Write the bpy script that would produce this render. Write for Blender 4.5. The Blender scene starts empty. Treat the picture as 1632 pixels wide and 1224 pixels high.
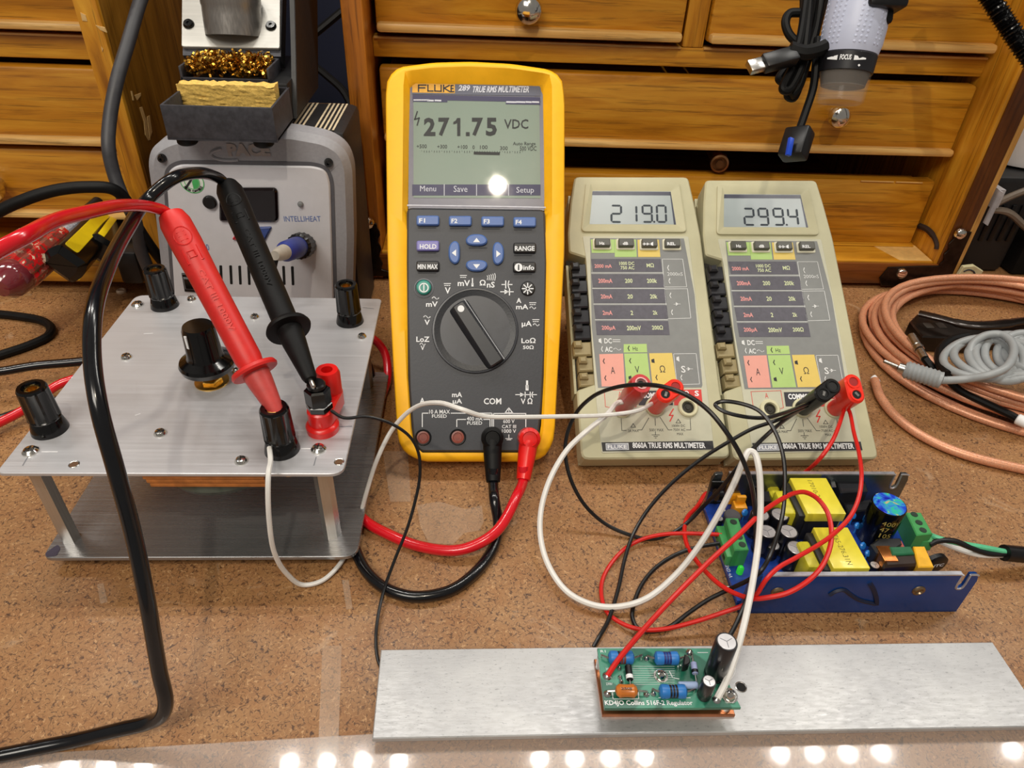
import bpy, bmesh, math, random
import numpy as np
from mathutils import Vector as V, Matrix as M, noise as mnoise
random.seed(7)
SC = bpy.context.scene
COL = SC.collection
PI = math.pi
# ------------------------------------------------------------------ camera
FPX, PITCH, ROLL, YAW, HCAM = 1120.0, math.radians(36.6), math.radians(2.8), math.radians(3.8), .272
CF = V((math.sin(YAW)*math.cos(PITCH), math.cos(YAW)*math.cos(PITCH), -math.sin(PITCH)))
_r0 = V((math.cos(YAW), -math.sin(YAW), 0)); _u0 = _r0.cross(CF)
CR = math.cos(ROLL)*_r0 + math.sin(ROLL)*_u0
CU = math.cos(ROLL)*_u0 - math.sin(ROLL)*_r0
CC = V((0, 0, HCAM))
cam = bpy.data.objects.new('camera', bpy.data.cameras.new('camera')); COL.objects.link(cam)
cam.data.sensor_width = 36; cam.data.lens = 36*FPX/1632; cam.data.clip_start = .01; cam.data.clip_end = 20
mm = M.Identity(4)
for i in range(3):
    mm[i][0], mm[i][1], mm[i][2], mm[i][3] = CR[i], CU[i], -CF[i], CC[i]
cam.matrix_world = mm
SC.camera = cam
# ------------------------------------------------------------------ light
w = bpy.data.worlds.new('room'); SC.world = w; w.use_nodes = True
bg = w.node_tree.nodes['Background']; bg.inputs[0].default_value = (1, .93, .84, 1); bg.inputs[1].default_value = .19
def area(name, loc, aim, sx, sy, power, col, shape='RECTANGLE'):
    l = bpy.data.lights.new(name, 'AREA'); l.shape = shape; l.size = sx; l.size_y = sy; l.energy = power; l.color = col
    o = bpy.data.objects.new(name, l); COL.objects.link(o); o.location = loc
    o.rotation_euler = (V(aim)-V(loc)).to_track_quat('-Z', 'Y').to_euler(); return o
for i in range(5):                                   # LED work lights over the bench, in clusters of bulbs
    for k in range(4):
        for j in range(2):
            x = -.62 + i*.36 + k*.052
            area('bench_light_bulb', (x, .44+.055*j, .78), (x, .36+.05*j, 0), .020, .020, .155, (1, .96, .89), 'DISK')
area('ceiling_lamp', (.075, -.80, 1.95), (.05, .35, .1), .05, .05, 9, (1, .88, .70), 'DISK')
area('room_fill', (-.5, -.7, 1.3), (.0, .5, .1), .7, .5, 12, (1, .93, .82))  # unseen fill added in front to brighten the chest fronts
SC.view_settings.view_transform = 'Standard'; SC.view_settings.look = 'None'; SC.view_settings.gamma = 1
SC.view_settings.use_curve_mapping = False; SC.view_settings.exposure = 0.08
# ------------------------------------------------------------------ rays of the surveyed camera -> places in the room
def _ray(px, py): return CF*FPX + CR*(px-816) + CU*(612-py)
def P(px, py, z=0., y=None):
    d = _ray(px, py); t = (z-CC.z)/d.z if y is None else (y-CC.y)/d.y
    return CC + d*t
def D(px, py, d): return CC + _ray(px, py)*(d/FPX)
class Plane:
    def __init__(s, o, tilt=90, yaw=0):
        t, a = math.radians(tilt), math.radians(yaw)
        s.ex = V((math.cos(a), math.sin(a), 0)); s.ey = V((-math.sin(a)*math.cos(t), math.cos(a)*math.cos(t), math.sin(t)))
        s.n = s.ex.cross(s.ey); s.o = V(o)
        s.m = M.Identity(4)
        for i in range(3): s.m[i][0], s.m[i][1], s.m[i][2], s.m[i][3] = s.ex[i], s.ey[i], s.n[i], s.o[i]
    def __call__(s, px, py, w=0.):
        d = _ray(px, py); o = s.o + s.n*w; t = ((o-CC) @ s.n)/(d @ s.n); q = CC + d*t - s.o
        return V((q @ s.ex, q @ s.ey, w))
    def w(s, u, v, w=0.): return s.o + s.ex*u + s.ey*v + s.n*w
# ------------------------------------------------------------------ materials
def lin(c): return tuple(((x/255)/12.92 if x <= 10 else ((x/255+.055)/1.055)**2.4) for x in c)
MATS = {}
def nodes(name):
    m = bpy.data.materials.new(name); m.use_nodes = True
    nt = m.node_tree; b = nt.nodes['Principled BSDF']; return m, nt, b
def mix(nt, fac, a, b, mode='MIX'):
    n = nt.nodes.new('ShaderNodeMix'); n.data_type = 'RGBA'; n.blend_type = mode
    if isinstance(fac, float): n.inputs[0].default_value = fac
    else: nt.links.new(fac, n.inputs[0])
    for s_, v in ((6, a), (7, b)):
        if isinstance(v, tuple): n.inputs[s_].default_value = (*v[:3], 1)
        else: nt.links.new(v, n.inputs[s_])
    return n.outputs[2]
def noise(nt, scale, detail=3, rough=.55, dist=0, vec=None, sxyz=None):
    n = nt.nodes.new('ShaderNodeTexNoise'); n.inputs['Scale'].default_value = scale; n.inputs['Detail'].default_value = detail
    n.inputs['Roughness'].default_value = rough; n.inputs['Distortion'].default_value = dist
    if vec is None:
        t = nt.nodes.new('ShaderNodeTexCoord'); vec = t.outputs['Object']
    if sxyz:
        mp = nt.nodes.new('ShaderNodeMapping'); mp.inputs['Scale'].default_value = sxyz
        nt.links.new(vec, mp.inputs[0]); vec = mp.outputs[0]
    nt.links.new(vec, n.inputs['Vector']); return n.outputs[0]
def ramp(nt, fac, stops):
    r = nt.nodes.new('ShaderNodeValToRGB'); e = r.color_ramp.elements
    while len(e) < len(stops): e.new(.5)
    for k, (p, c) in enumerate(stops):
        e[k].position = p; e[k].color = (*c, 1) if isinstance(c, tuple) else (c, c, c, 1)
    nt.links.new(fac, r.inputs[0]); return r.outputs[0]
def bump(nt, b, h, strength, dist):
    n = nt.nodes.new('ShaderNodeBump'); n.inputs['Strength'].default_value = strength; n.inputs['Distance'].default_value = dist
    nt.links.new(h, n.inputs['Height']); nt.links.new(n.outputs[0], b.inputs['Normal'])
def mk(name, rgb, rough=.5, metal=0., var=.10, scale=180, bmp=0., spec=.5, coat=0., trans=0., emit=0., alpha=1., ior=None, sxyz=None):
    if name in MATS: return MATS[name]
    m, nt, b = nodes(name); c = lin(rgb)
    n = noise(nt, scale, 4, .6, sxyz=sxyz)
    d = tuple(x*(1-var) for x in c); u = tuple(min(1, x*(1+var)) for x in c)
    col = mix(nt, ramp(nt, n, [(.35, 0.), (.65, 1.)]), d, u)
    nt.links.new(col, b.inputs['Base Color'])
    mr = nt.nodes.new('ShaderNodeMapRange'); mr.inputs[3].default_value = max(0, rough-.06); mr.inputs[4].default_value = min(1, rough+.06)
    nt.links.new(n, mr.inputs[0]); nt.links.new(mr.outputs[0], b.inputs['Roughness'])
    b.inputs['Metallic'].default_value = metal; b.inputs['Specular IOR Level'].default_value = spec
    b.inputs['Coat Weight'].default_value = coat; b.inputs['Coat Roughness'].default_value = .12
    b.inputs['Transmission Weight'].default_value = trans; b.inputs['Alpha'].default_value = alpha
    if ior: b.inputs['IOR'].default_value = ior
    if emit:
        nt.links.new(col, b.inputs['Emission Color']); b.inputs['Emission Strength'].default_value = emit
    if bmp: bump(nt, b, n, bmp, .0006)
    MATS[name] = m; return m
def wood(name, cd, cm, cl, axis='X', rough=.38, k=1.):
    if name in MATS: return MATS[name]
    m, nt, b = nodes(name)
    t = nt.nodes.new('ShaderNodeTexCoord'); oi = nt.nodes.new('ShaderNodeObjectInfo')
    mu = nt.nodes.new('ShaderNodeMath'); mu.operation = 'MULTIPLY'; mu.inputs[1].default_value = 3.7; nt.links.new(oi.outputs['Random'], mu.inputs[0])
    ad = nt.nodes.new('ShaderNodeVectorMath'); ad.operation = 'ADD'; nt.links.new(t.outputs['Object'], ad.inputs[0]); nt.links.new(mu.outputs[0], ad.inputs[1])
    sc = {'X': (.10, 1, 1), 'Y': (1, .10, 1), 'Z': (1, 1, .10)}[axis]
    s2 = {'X': (.03, 1, 1), 'Y': (1, .03, 1), 'Z': (1, 1, .03)}[axis]
    n1 = noise(nt, 95*k, 5, .6, .8, ad.outputs[0], sc)
    n2 = noise(nt, 420*k, 4, .7, .4, ad.outputs[0], s2)
    n3 = noise(nt, 14, 3, .5, .5, ad.outputs[0])
    col = ramp(nt, n1, [(.26, lin(cd)), (.46, lin(cm)), (.72, lin(cl))])
    st = ramp(nt, n2, [(.36, .45), (.45, 1.)])
    col = mix(nt, .8, col, st, 'MULTIPLY')
    col = mix(nt, ramp(nt, n3, [(.45, 0.), (.75, .30)]), col, lin(cd))
    nt.links.new(col, b.inputs['Base Color']); b.inputs['Roughness'].default_value = rough
    b.inputs['Coat Weight'].default_value = .25; b.inputs['Coat Roughness'].default_value = .25
    bump(nt, b, n2, .25, .0004); MATS[name] = m; return m
def hardboard():
    m, nt, b = nodes('hardboard')
    t = nt.nodes.new('ShaderNodeTexCoord').outputs['Object']
    def strokes(scale, seed, width, lo, hi):
        mp = nt.nodes.new('ShaderNodeMapping'); mp.inputs['Location'].default_value = (seed, seed*1.7, 0); nt.links.new(t, mp.inputs[0])
        a = noise(nt, scale, 0, .5, .9, mp.outputs[0])
        s1 = nt.nodes.new('ShaderNodeMath'); s1.operation = 'SUBTRACT'; s1.inputs[1].default_value = .5; nt.links.new(a, s1.inputs[0])
        s2 = nt.nodes.new('ShaderNodeMath'); s2.operation = 'ABSOLUTE'; nt.links.new(s1.outputs[0], s2.inputs[0])
        line = ramp(nt, s2.outputs[0], [(0., 1.), (width, 0.)])
        msk = ramp(nt, noise(nt, scale*1.35, 0, .5, 0, mp.outputs[0]), [(lo, 0.), (hi, 1.)])
        x = nt.nodes.new('ShaderNodeMath'); x.operation = 'MULTIPLY'; nt.links.new(line, x.inputs[0]); nt.links.new(msk, x.inputs[1]); return x.outputs[0]
    big = noise(nt, 9, 4, .6); mid = noise(nt, 60, 4, .6); fine = noise(nt, 900, 2, .6)
    col = ramp(nt, big, [(.3, lin((142, 102, 62))), (.5, lin((158, 116, 72))), (.7, lin((170, 128, 82)))])
    col = mix(nt, ramp(nt, mid, [(.4, 0.), (.7, .35)]), col, lin((140, 84, 46)))
    col = mix(nt, ramp(nt, fine, [(.35, .30), (.6, 0.)]), col, lin((120, 72, 40)))
    col = mix(nt, strokes(330, 1., .050, .46, .51), col, lin((64, 36, 18)))
    col = mix(nt, strokes(430, 5., .048, .47, .52), col, lin((78, 46, 24)))
    col = mix(nt, strokes(390, 9., .040, .50, .55), col, lin((190, 148, 102)))
    scr = ramp(nt, noise(nt, 26, 6, .65, 2.5), [(.62, 0.), (.74, .32)])
    col = mix(nt, scr, col, lin((205, 180, 150)))
    nt.links.new(col, b.inputs['Base Color'])
    rr = ramp(nt, mid, [(.3, .46), (.7, .62)]); nt.links.new(rr, b.inputs['Roughness'])
    b.inputs['Coat Weight'].default_value = .06; b.inputs['Coat Roughness'].default_value = .18
    bump(nt, b, fine, .12, .0003); return m
def brushed(name, rgb, rough=.34, axis='X', metal=.85, marks=.12):
    if name in MATS: return MATS[name]
    m, nt, b = nodes(name); c = lin(rgb)
    sc = {'X': (.02, 1, 1), 'Y': (1, .02, 1), 'Z': (1, 1, .02)}[axis]
    n = noise(nt, 900, 3, .6, 0, None, sc); n2 = noise(nt, 40, 4, .6, .6)
    col = mix(nt, ramp(nt, n, [(.3, 0.), (.7, 1.)]), tuple(x*(1-marks) for x in c), tuple(min(1, x*(1+marks*.6)) for x in c))
    col = mix(nt, ramp(nt, n2, [(.55, 0.), (.8, .22)]), col, tuple(x*.55 for x in c))
    nt.links.new(col, b.inputs['Base Color']); b.inputs['Metallic'].default_value = metal
    rr = ramp(nt, n, [(.2, rough-.07), (.8, rough+.1)]); nt.links.new(rr, b.inputs['Roughness'])
    bump(nt, b, n, .06, .0003); MATS[name] = m; return m
# ------------------------------------------------------------------ geometry
class G:
    def __init__(s): s.v = []; s.f = []; s.mi = []; s.k = 0; s.T = M.Identity(4)
    def add(s, vs, fs, T=None):
        b = len(s.v); T = s.T if T is None else s.T @ T
        s.v += [T @ V(p) for p in vs]; s.f += [[i+b for i in f] for f in fs]; s.mi += [s.k]*len(fs); return s
    def box(s, x0, x1, y0, y1, z0, z1, r=0., T=None):
        if r <= 0:
            vs = [(x, y, z) for z in (z0, z1) for y in (y0, y1) for x in (x0, x1)]
            return s.add(vs, [(0, 2, 3, 1), (4, 5, 7, 6), (0, 1, 5, 4), (2, 6, 7, 3), (0, 4, 6, 2), (1, 3, 7, 5)], T)
        bm = bmesh.new(); bmesh.ops.create_cube(bm, size=1)
        bmesh.ops.scale(bm, vec=(x1-x0, y1-y0, z1-z0), verts=bm.verts)
        bmesh.ops.translate(bm, vec=((x0+x1)/2, (y0+y1)/2, (z0+z1)/2), verts=bm.verts)
        r = min(r, .49*min(x1-x0, y1-y0, z1-z0))
        bmesh.ops.bevel(bm, geom=bm.edges[:], offset=r, segments=2, profile=.5, affect='EDGES')
        s.bm(bm, T); return s
    def bm(s, bm, T=None):
        bm.verts.index_update(); s.add([v.co.copy() for v in bm.verts], [[v.index for v in f.verts] for f in bm.faces], T); bm.free()
    def loft(s, loops, cap0=True, cap1=True, T=None, close=True):
        n = len(loops[0]); vs = [p for l in loops for p in l]; fs = []
        for a in range(len(loops)-1):
            for i in range(n if close else n-1):
                j = (i+1) % n; fs.append((a*n+i, a*n+j, (a+1)*n+j, (a+1)*n+i))
        if cap0: fs.append(list(range(n))[::-1])
        if cap1: fs.append([(len(loops)-1)*n+i for i in range(n)])
        return s.add(vs, fs, T)
    def prism(s, poly, z0, z1, ch=0., ch0=0., T=None):
        poly = [(p[0], p[1]) for p in poly]
        if sum(a[0]*b[1]-a[1]*b[0] for a, b in zip(poly, poly[1:]+poly[:1])) < 0: poly = poly[::-1]
        L = []
        if ch0: L.append([(x, y, z0) for x, y in inset(poly, ch0)]); L.append([(x, y, z0+ch0) for x, y in poly])
        else: L.append([(x, y, z0) for x, y in poly])
        if ch: L.append([(x, y, z1-ch) for x, y in poly]); L.append([(x, y, z1) for x, y in inset(poly, ch)])
        else: L.append([(x, y, z1) for x, y in poly])
        return s.loft(L, T=T)
    def lathe(s, prof, n=24, T=None, wave=None):
        vs = []; fs = []; idx = []
        for r, z in prof:
            if r <= 1e-7: idx.append([len(vs)]*n); vs.append((0, 0, z))
            else:
                idx.append([len(vs)+i for i in range(n)])
                for i in range(n):
                    a = 2*PI*i/n; q = r*(wave(i, z) if wave else 1); vs.append((q*math.cos(a), q*math.sin(a), z))
        for a in range(len(prof)-1):
            for i in range(n):
                j = (i+1) % n; f = [idx[a][i], idx[a][j], idx[a+1][j], idx[a+1][i]]
                g = []
                for q in f:
                    if q not in g: g.append(q)
                if len(g) > 2: fs.append(g)
        if prof[0][0] > 1e-7: fs.append(idx[0][::-1])
        if prof[-1][0] > 1e-7: fs.append(idx[-1][:])
        return s.add(vs, fs, T)
    def cyl(s, a, b, r, n=20, r2=None, ch=0.):
        a, b = V(a), V(b); L = (b-a).length; r2 = r if r2 is None else r2
        prof = [(r-ch, 0), (r, ch), (r2, L-ch), (r2-ch, L)] if ch else [(r, 0), (r2, L)]
        return s.lathe(prof, n, axis(a, b))
    def tube(s, pts, r, n=8, caps=True):
        pts = [V(p) for p in pts]; N = len(pts)
        rs = r if isinstance(r, (list, tuple)) else [r]*N
        t = [(pts[min(i+1, N-1)]-pts[max(i-1, 0)]).normalized() for i in range(N)]
        u = t[0].orthogonal().normalized(); L = []
        for i in range(N):
            u = (u - t[i]*(u @ t[i])).normalized(); v = t[i].cross(u)
            L.append([pts[i]+(u*math.cos(2*PI*k/n)+v*math.sin(2*PI*k/n))*rs[i] for k in range(n)])
        return s.loft(L, caps, caps)
def axis(a, b):
    a, b = V(a), V(b); return M.Translation(a) @ (b-a).to_track_quat('Z', 'Y').to_matrix().to_4x4()
def inset(poly, d):
    out = []; n = len(poly)
    for i in range(n):
        a, b, c = V(poly[i-1]).to_2d(), V(poly[i]).to_2d(), V(poly[(i+1) % n]).to_2d()
        e1 = (b-a); e2 = (c-b)
        if e1.length < 1e-9: e1 = e2
        if e2.length < 1e-9: e2 = e1
        e1.normalize(); e2.normalize(); n1 = V((-e1.y, e1.x)); n2 = V((-e2.y, e2.x)); k = 1+n1 @ n2
        q = b + (n1+n2)*(d/max(k, .35)); out.append((q.x, q.y))
    return out
def rpoly(pts, r, seg=4):
    pts = [V((p[0], p[1])) for p in pts]; n = len(pts); out = []
    rs = r if isinstance(r, (list, tuple)) else [r]*n
    for i in range(n):
        a, b, c = pts[i-1], pts[i], pts[(i+1) % n]; u = (a-b); v = (c-b); q = min(rs[i], .49*u.length, .49*v.length)
        if q <= 0: out.append((b.x, b.y)); continue
        p0 = b+u.normalized()*q; p2 = b+v.normalized()*q
        for k in range(seg+1):
            t = k/seg; z = p0*(1-t)**2 + b*2*t*(1-t) + p2*t*t; out.append((z.x, z.y))
    return out
def polar(poly, c, N):
    poly = [V((p[0], p[1])) for p in poly]; c = V(c); out = []
    for k in range(N):
        a = 2*PI*k/N; d = V((math.cos(a), math.sin(a))); best = None
        for i in range(len(poly)):
            p, q = poly[i]-c, poly[(i+1) % len(poly)]-c; e = q-p; den = d.x*e.y-d.y*e.x
            if abs(den) < 1e-14: continue
            t = (p.x*e.y-p.y*e.x)/den; s_ = (p.x*d.y-p.y*d.x)/den
            if t > 0 and -1e-9 <= s_ <= 1+1e-9 and (best is None or t > best): best = t
        z = c+d*best; out.append((z.x, z.y))
    return out
def circ(cx, cy, r, n=24, ry=None): return [(cx+r*math.cos(2*PI*i/n), cy+(ry or r)*math.sin(2*PI*i/n)) for i in range(n)]
def spline(pts, k=6):
    pts = [V(p) for p in pts]; out = []; n = len(pts)
    for i in range(n-1):
        p0 = pts[i-1] if i else pts[0]*2-pts[1]; p1, p2 = pts[i], pts[i+1]; p3 = pts[i+2] if i+2 < n else p2*2-p1
        t0 = 0; t1 = t0+max((p1-p0).length, 1e-6)**.5; t2 = t1+max((p2-p1).length, 1e-6)**.5; t3 = t2+max((p3-p2).length, 1e-6)**.5
        for q in range(k):
            t = t1+(t2-t1)*q/k
            a1 = p0*((t1-t)/(t1-t0))+p1*((t-t0)/(t1-t0)); a2 = p1*((t2-t)/(t2-t1))+p2*((t-t1)/(t2-t1)); a3 = p2*((t3-t)/(t3-t2))+p3*((t-t2)/(t3-t2))
            b1 = a1*((t2-t)/(t2-t0))+a2*((t-t0)/(t2-t0)); b2 = a2*((t3-t)/(t3-t1))+a3*((t-t1)/(t3-t1))
            out.append(b1*((t2-t)/(t2-t1))+b2*((t-t1)/(t2-t1)))
    out.append(pts[-1]); return out
# lettering
_gl = {}
def glyphs(s, bold):
    if (s, bold) in _gl: return _gl[(s, bold)]
    c = bpy.data.curves.new('t', 'FONT'); c.body = s; c.resolution_u = 2; c.offset = bold
    o = bpy.data.objects.new('t', c); me = o.to_mesh()
    vs = np.array([tuple(v.co)[:2] for v in me.vertices]); fs = [list(p.vertices) for p in me.polygons]
    o.to_mesh_clear(); bpy.data.objects.remove(o); bpy.data.curves.remove(c)
    lo, hi = vs.min(0), vs.max(0); vs = (vs-lo)/np.maximum(hi-lo, 1e-6); _gl[(s, bold)] = (vs, fs, (hi-lo)); return _gl[(s, bold)]
def txl(g, s, u0, u1, v0, v1, w, bold=.012, shear=0., T=None):
    vs, fs, _ = glyphs(s, bold); g.add([(u0+(u1-u0)*a+shear*(b-.5)*(v1-v0), v0+(v1-v0)*b, w) for a, b in vs], fs, T)
def txt(g, pl, s, x0, x1, y0, y1, w=.0002, bold=.012, shear=0., flip=False):   # fitted to a box read off the photo
    ym, xm = (y0+y1)/2, (x0+x1)/2
    a, b, c, d = pl(x0, ym, w), pl(x1, ym, w), pl(xm, y1, w), pl(xm, y0, w)
    sk = (b.y-a.y)
    vs, fs, _ = glyphs(s, bold); cy = (a.y+b.y)/2; h = d.y-c.y
    g.add([(a.x+(b.x-a.x)*p+shear*(q-.5)*h, cy+sk*(p-.5)+h*(q-.5), w) for p, q in vs], fs)
def quadp(g, pl, pts, w=.0001): g.add([pl(x, y, w) for x, y in pts], [list(range(len(pts)))[::-1]])
def rectp(g, pl, x0, x1, y0, y1, w=.0001): quadp(g, pl, [(x0, y0), (x1, y0), (x1, y1), (x0, y1)], w)
def linep(g, pl, pts, t, w=.00015):
    q = [pl(x, y, w) for x, y in pts]
    for a, b in zip(q, q[1:]):
        d = (b-a).normalized(); n = V((-d.y, d.x, 0))*t/2; a2 = a-d*t/2; b2 = b+d*t/2
        g.add([a2-n, b2-n, b2+n, a2+n], [(0, 1, 2, 3)])
SEG = {'0': 'abcdef', '1': 'bc', '2': 'abged', '3': 'abgcd', '4': 'fgbc', '5': 'afgcd', '6': 'afgedc', '7': 'abc', '8': 'abcdefg', '9': 'abcdfg'}
def digit(g, ch, x, y, wd, h, t, w, slant=.06):
    def S(a, b, hz):
        (x0, y0), (x1, y1) = a, b; k = t/2
        q = [(x0, y0), (x0+k, y0+k), (x1-k, y0+k), (x1, y0), (x1-k, y0-k), (x0+k, y0-k)] if hz else [(x0, y0), (x0+k, y0+k), (x0+k, y1-k), (x0, y1), (x0-k, y1-k), (x0-k, y0+k)]
        g.add([(px+(py-y)*slant, py, w) for px, py in q], [list(range(6))])
    e = t*.12; m_ = y+h/2
    A = dict(a=((x+e, y+h), (x+wd-e, y+h), 1), d=((x+e, y), (x+wd-e, y), 1), g=((x+e, m_), (x+wd-e, m_), 1), f=((x, m_+e), (x, y+h-e), 0), b=((x+wd, m_+e), (x+wd, y+h-e), 0), e=((x, y+e), (x, m_-e), 0), c=((x+wd, y+e), (x+wd, m_-e), 0))
    for k in SEG[ch]: S(*A[k])
# ------------------------------------------------------------------ objects
def ob(name, g, mats, parent=None, ang=32, kind=None, label=None):
    me = bpy.data.meshes.new(name); vs = g.v; org = V((0, 0, 0))
    if parent is None:
        lo = [min(v[i] for v in vs) for i in range(3)]; hi = [max(v[i] for v in vs) for i in range(3)]
        org = V(((lo[0]+hi[0])/2, (lo[1]+hi[1])/2, lo[2]))
    me.from_pydata([tuple(v-org) for v in vs], [], g.f); me.update()
    mats = mats if isinstance(mats, (list, tuple)) else [mats]
    for m in mats: me.materials.append(m)
    if len(mats) > 1: me.polygons.foreach_set('material_index', g.mi)
    me.polygons.foreach_set('use_smooth', [True]*len(me.polygons)); me.set_sharp_from_angle(angle=math.radians(ang))
    o = bpy.data.objects.new(name, me); o.location = org; COL.objects.link(o)
    if parent is not None: o.parent = parent
    if name in ('lettering', 'red_marks', 'key_legends', 'raised_letters', 'molded_letters'): kind = 'stuff'
    if kind: o['kind'] = kind
    if label: o['label'] = label
    return o
def tag(o, label, cat, group=None):
    o['label'] = label; o['category'] = cat
    if group: o['group'] = group
    return o
def thing(name, label, cat, at=None, group=None):
    o = bpy.data.objects.new(name, None); COL.objects.link(o); o.empty_display_size = .01
    if isinstance(at, M): o.matrix_world = at
    elif at is not None: o.location = at
    return tag(o, label, cat, group)
def at_world(root, g):
    """geometry collected in world space, moved to the root's own frame"""
    inv = root.matrix_basis.inverted(); g.v = [inv @ v for v in g.v]; return g
def wob(name, g, mats, root, **k): return ob(name, at_world(root, g), mats, root, **k)
def sub(name, g, mats, root, part, **k):   # sub-part: parented to a part that sits at the root's origin
    return ob(name, at_world(root, g), mats, part, **k)
# ================================================================== shared materials
BLK = mk('black_plastic', (15, 15, 17), .36, var=.2, spec=.4)
BLKR = mk('black_rubber', (9, 9, 10), .55, var=.2, spec=.22)
BLKG = mk('black_gloss', (7, 7, 8), .16, var=.1, coat=.2, spec=.4)
DARK = mk('dark_void', (6, 6, 7), .8)
WHT = mk('white_print', (232, 234, 236), .6, var=.02)
INK = mk('dark_ink', (34, 36, 42), .6, var=.05)
CHROME = mk('chrome', (225, 222, 215), .14, 1., var=.05)
STEEL = mk('steel', (190, 188, 184), .28, 1., var=.12)
BRASS = mk('brass', (205, 165, 85), .3, 1., var=.15)
RED = mk('red_plastic', (222, 26, 22), .32, var=.06, coat=.15)
REDR = mk('red_rubber', (214, 38, 34), .45, var=.06)
REDD = mk('dark_red_plastic', (176, 22, 26), .3, var=.08, coat=.2)
REDW = mk('red_wire', (206, 30, 24), .38, var=.05)
BLKW = mk('black_wire', (16, 16, 18), .35, var=.1)
WHTW = mk('white_wire', (228, 226, 222), .4, var=.03)
OAK = dict(cd=(142, 86, 14), cm=(194, 130, 28), cl=(220, 162, 50))
WX = wood('honey_oak', axis='X', **OAK); WZ = wood('honey_oak_upright', axis='Z', **OAK)
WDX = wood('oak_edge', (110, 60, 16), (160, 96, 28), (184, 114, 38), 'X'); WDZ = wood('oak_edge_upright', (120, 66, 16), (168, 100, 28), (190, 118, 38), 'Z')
WL = wood('pale_highlit_oak', (186, 134, 66), (220, 172, 98), (238, 200, 130), 'X')  # oak lightened for the highlight on lips and rail tops; also worn edges
WLZ = wood('pale_oak_upright', (170, 118, 54), (196, 146, 74), (216, 166, 96), 'Z')
WY = wood('oak_side_shaded', (84, 54, 12), (124, 84, 22), (146, 102, 34), 'Z')  # darker oak, the shading of the chest side put into its colour
def PX(px, py, x):
    d = _ray(px, py); return CC + d*((x-CC.x)/d.x)
# ================================================================== setting
g = G().box(-2.2, 2.2, 1.02, 1.06, -.7, 2.4)
fo = ob('floor', G().box(-2.2, 2.2, -2.6, 1.06, -.80, -.76), mk('room_floor', (70, 64, 58), .7)); fo['kind'] = 'structure'
wl = ob('wall_back', g, mk('navy_wall', (12, 18, 42), .8, var=.15, scale=8)); wl['kind'] = 'structure'
# ================================================================== workbench
bench = thing('workbench', 'brown fibre hardboard workbench top with scuffs under everything', 'workbench', V((0, .3, 0)))
wob('board', G().box(-1.0, 1.1, -.06, 1.0, -.020, 0, .002), hardboard(), bench)
clear = mk('clear_sheet', (236, 226, 220), .05, var=.02, alpha=.20, coat=1., spec=.9)
tape = mk('clear_tape', (222, 196, 170), .22, var=.1, scale=90, alpha=.16, coat=.6)
a, b = P(150, 1197), P(596, 1171); sl = (b.y-a.y)/(b.x-a.x)
g = G().prism([(-.36, a.y+sl*(-.36-a.x)), (-.36, -.04), (.45, -.04), (.45, a.y+sl*(.16-a.x)-.004), (.16, a.y+sl*(.16-a.x)-.004), (.05, a.y+sl*(.05-a.x))], .0001, .0007)
wob('clear_sheet', g, clear, bench, label='clear plastic strip along the near edge')
for pts in ([(514, 1030), (545, 1030), (538, 1224), (506, 1224)], [(664, 806), (700, 800), (742, 812), (768, 806), (771, 832), (764, 846), (740, 850), (722, 868), (684, 866), (670, 840)], [(610, 720), (650, 720), (655, 800), (622, 800)], [(155, 932), (165, 930), (172, 960), (160, 962)], [(545, 925), (556, 925), (562, 970), (552, 972)]):
    wob('tape_strip', G().prism([tuple(P(*q).xy) for q in pts], .0001, .0004), tape, bench)
wob('glue_drop', G().lathe([(.0036, 0), (.0036, .0014), (.0024, .002), (.0016, .0012), (0, .001)], 16, M.Translation(P(194, 465))), mk('nylon', (222, 200, 172), .4), bench)
# ================================================================== tool chests
def knob(root, drawer, c, r=.0085):
    pr = [(r*.55, 0), (r*.5, r*.5), (r*.95, r*.9), (r*1.05, r*1.35), (r*.95, r*1.8), (r*.6, r*2.1), (0, r*2.2)]
    return sub('knob', G().lathe(pr, 24, axis(c, c+V((0, -1, 0)))), CHROME, root, drawer)
def drawer(root, x0, x1, z0, z1, yf, lip, depth=.12, m=None, lipm=None):
    d = wob('drawer', G().box(x0, x1, yf, yf+.012, z0, z1, .0022).box(x0+.004, x1-.004, yf+.012, yf+depth, z0+.002, z1-.006), m or WX, root)
    if lip: sub('drawer_lip', G().box(x0+.0008, x1-.0008, yf-.006, yf+.004, lip[0], lip[1], .0024), lipm or WL, root, d)
    return d
YF = .505
chest = thing('tool_chest', 'wide honey oak tool chest behind the yellow multimeter with drawers and steel corner brackets', 'tool chest', V((.14, YF, 0)))
YD = P(1400, 386, .0238).y
zc = lambda py, px=1000: P(px, py, y=YD).z
XL, XLi, XRi, XR = -.0875, -.0735, .3730, .3905
TOP = .30
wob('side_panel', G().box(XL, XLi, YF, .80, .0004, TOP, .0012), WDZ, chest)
wob('side_panel', G().box(XRi, XR, YF, .80, .0004, TOP, .0012), WZ, chest)
wob('edge_strip', G().box(.3755, XR-.0004, YF-.0016, YF+.002, .0004, TOP, .0006), wood('dark_oak', (58, 26, 6), (92, 48, 12), (112, 62, 18), 'Z'), chest, label='dark brown front edge strip')
wob('edge_strip', G().box(XR, XR+.005, YF-.001, .80, .0004, TOP, .0008), WLZ, chest, label='pale edge strip')
wob('bottom_panel', G().box(XLi, XRi, YF+.0005, .80, .003, .0238, .001), WX, chest)
wob('base_strip', G().box(XL, XR, YF-.002, YF+.0004, .0045, .0225, .0006), wood('base_oak', (76, 36, 8), (116, 62, 16), (134, 76, 22), 'X'), chest)
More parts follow.
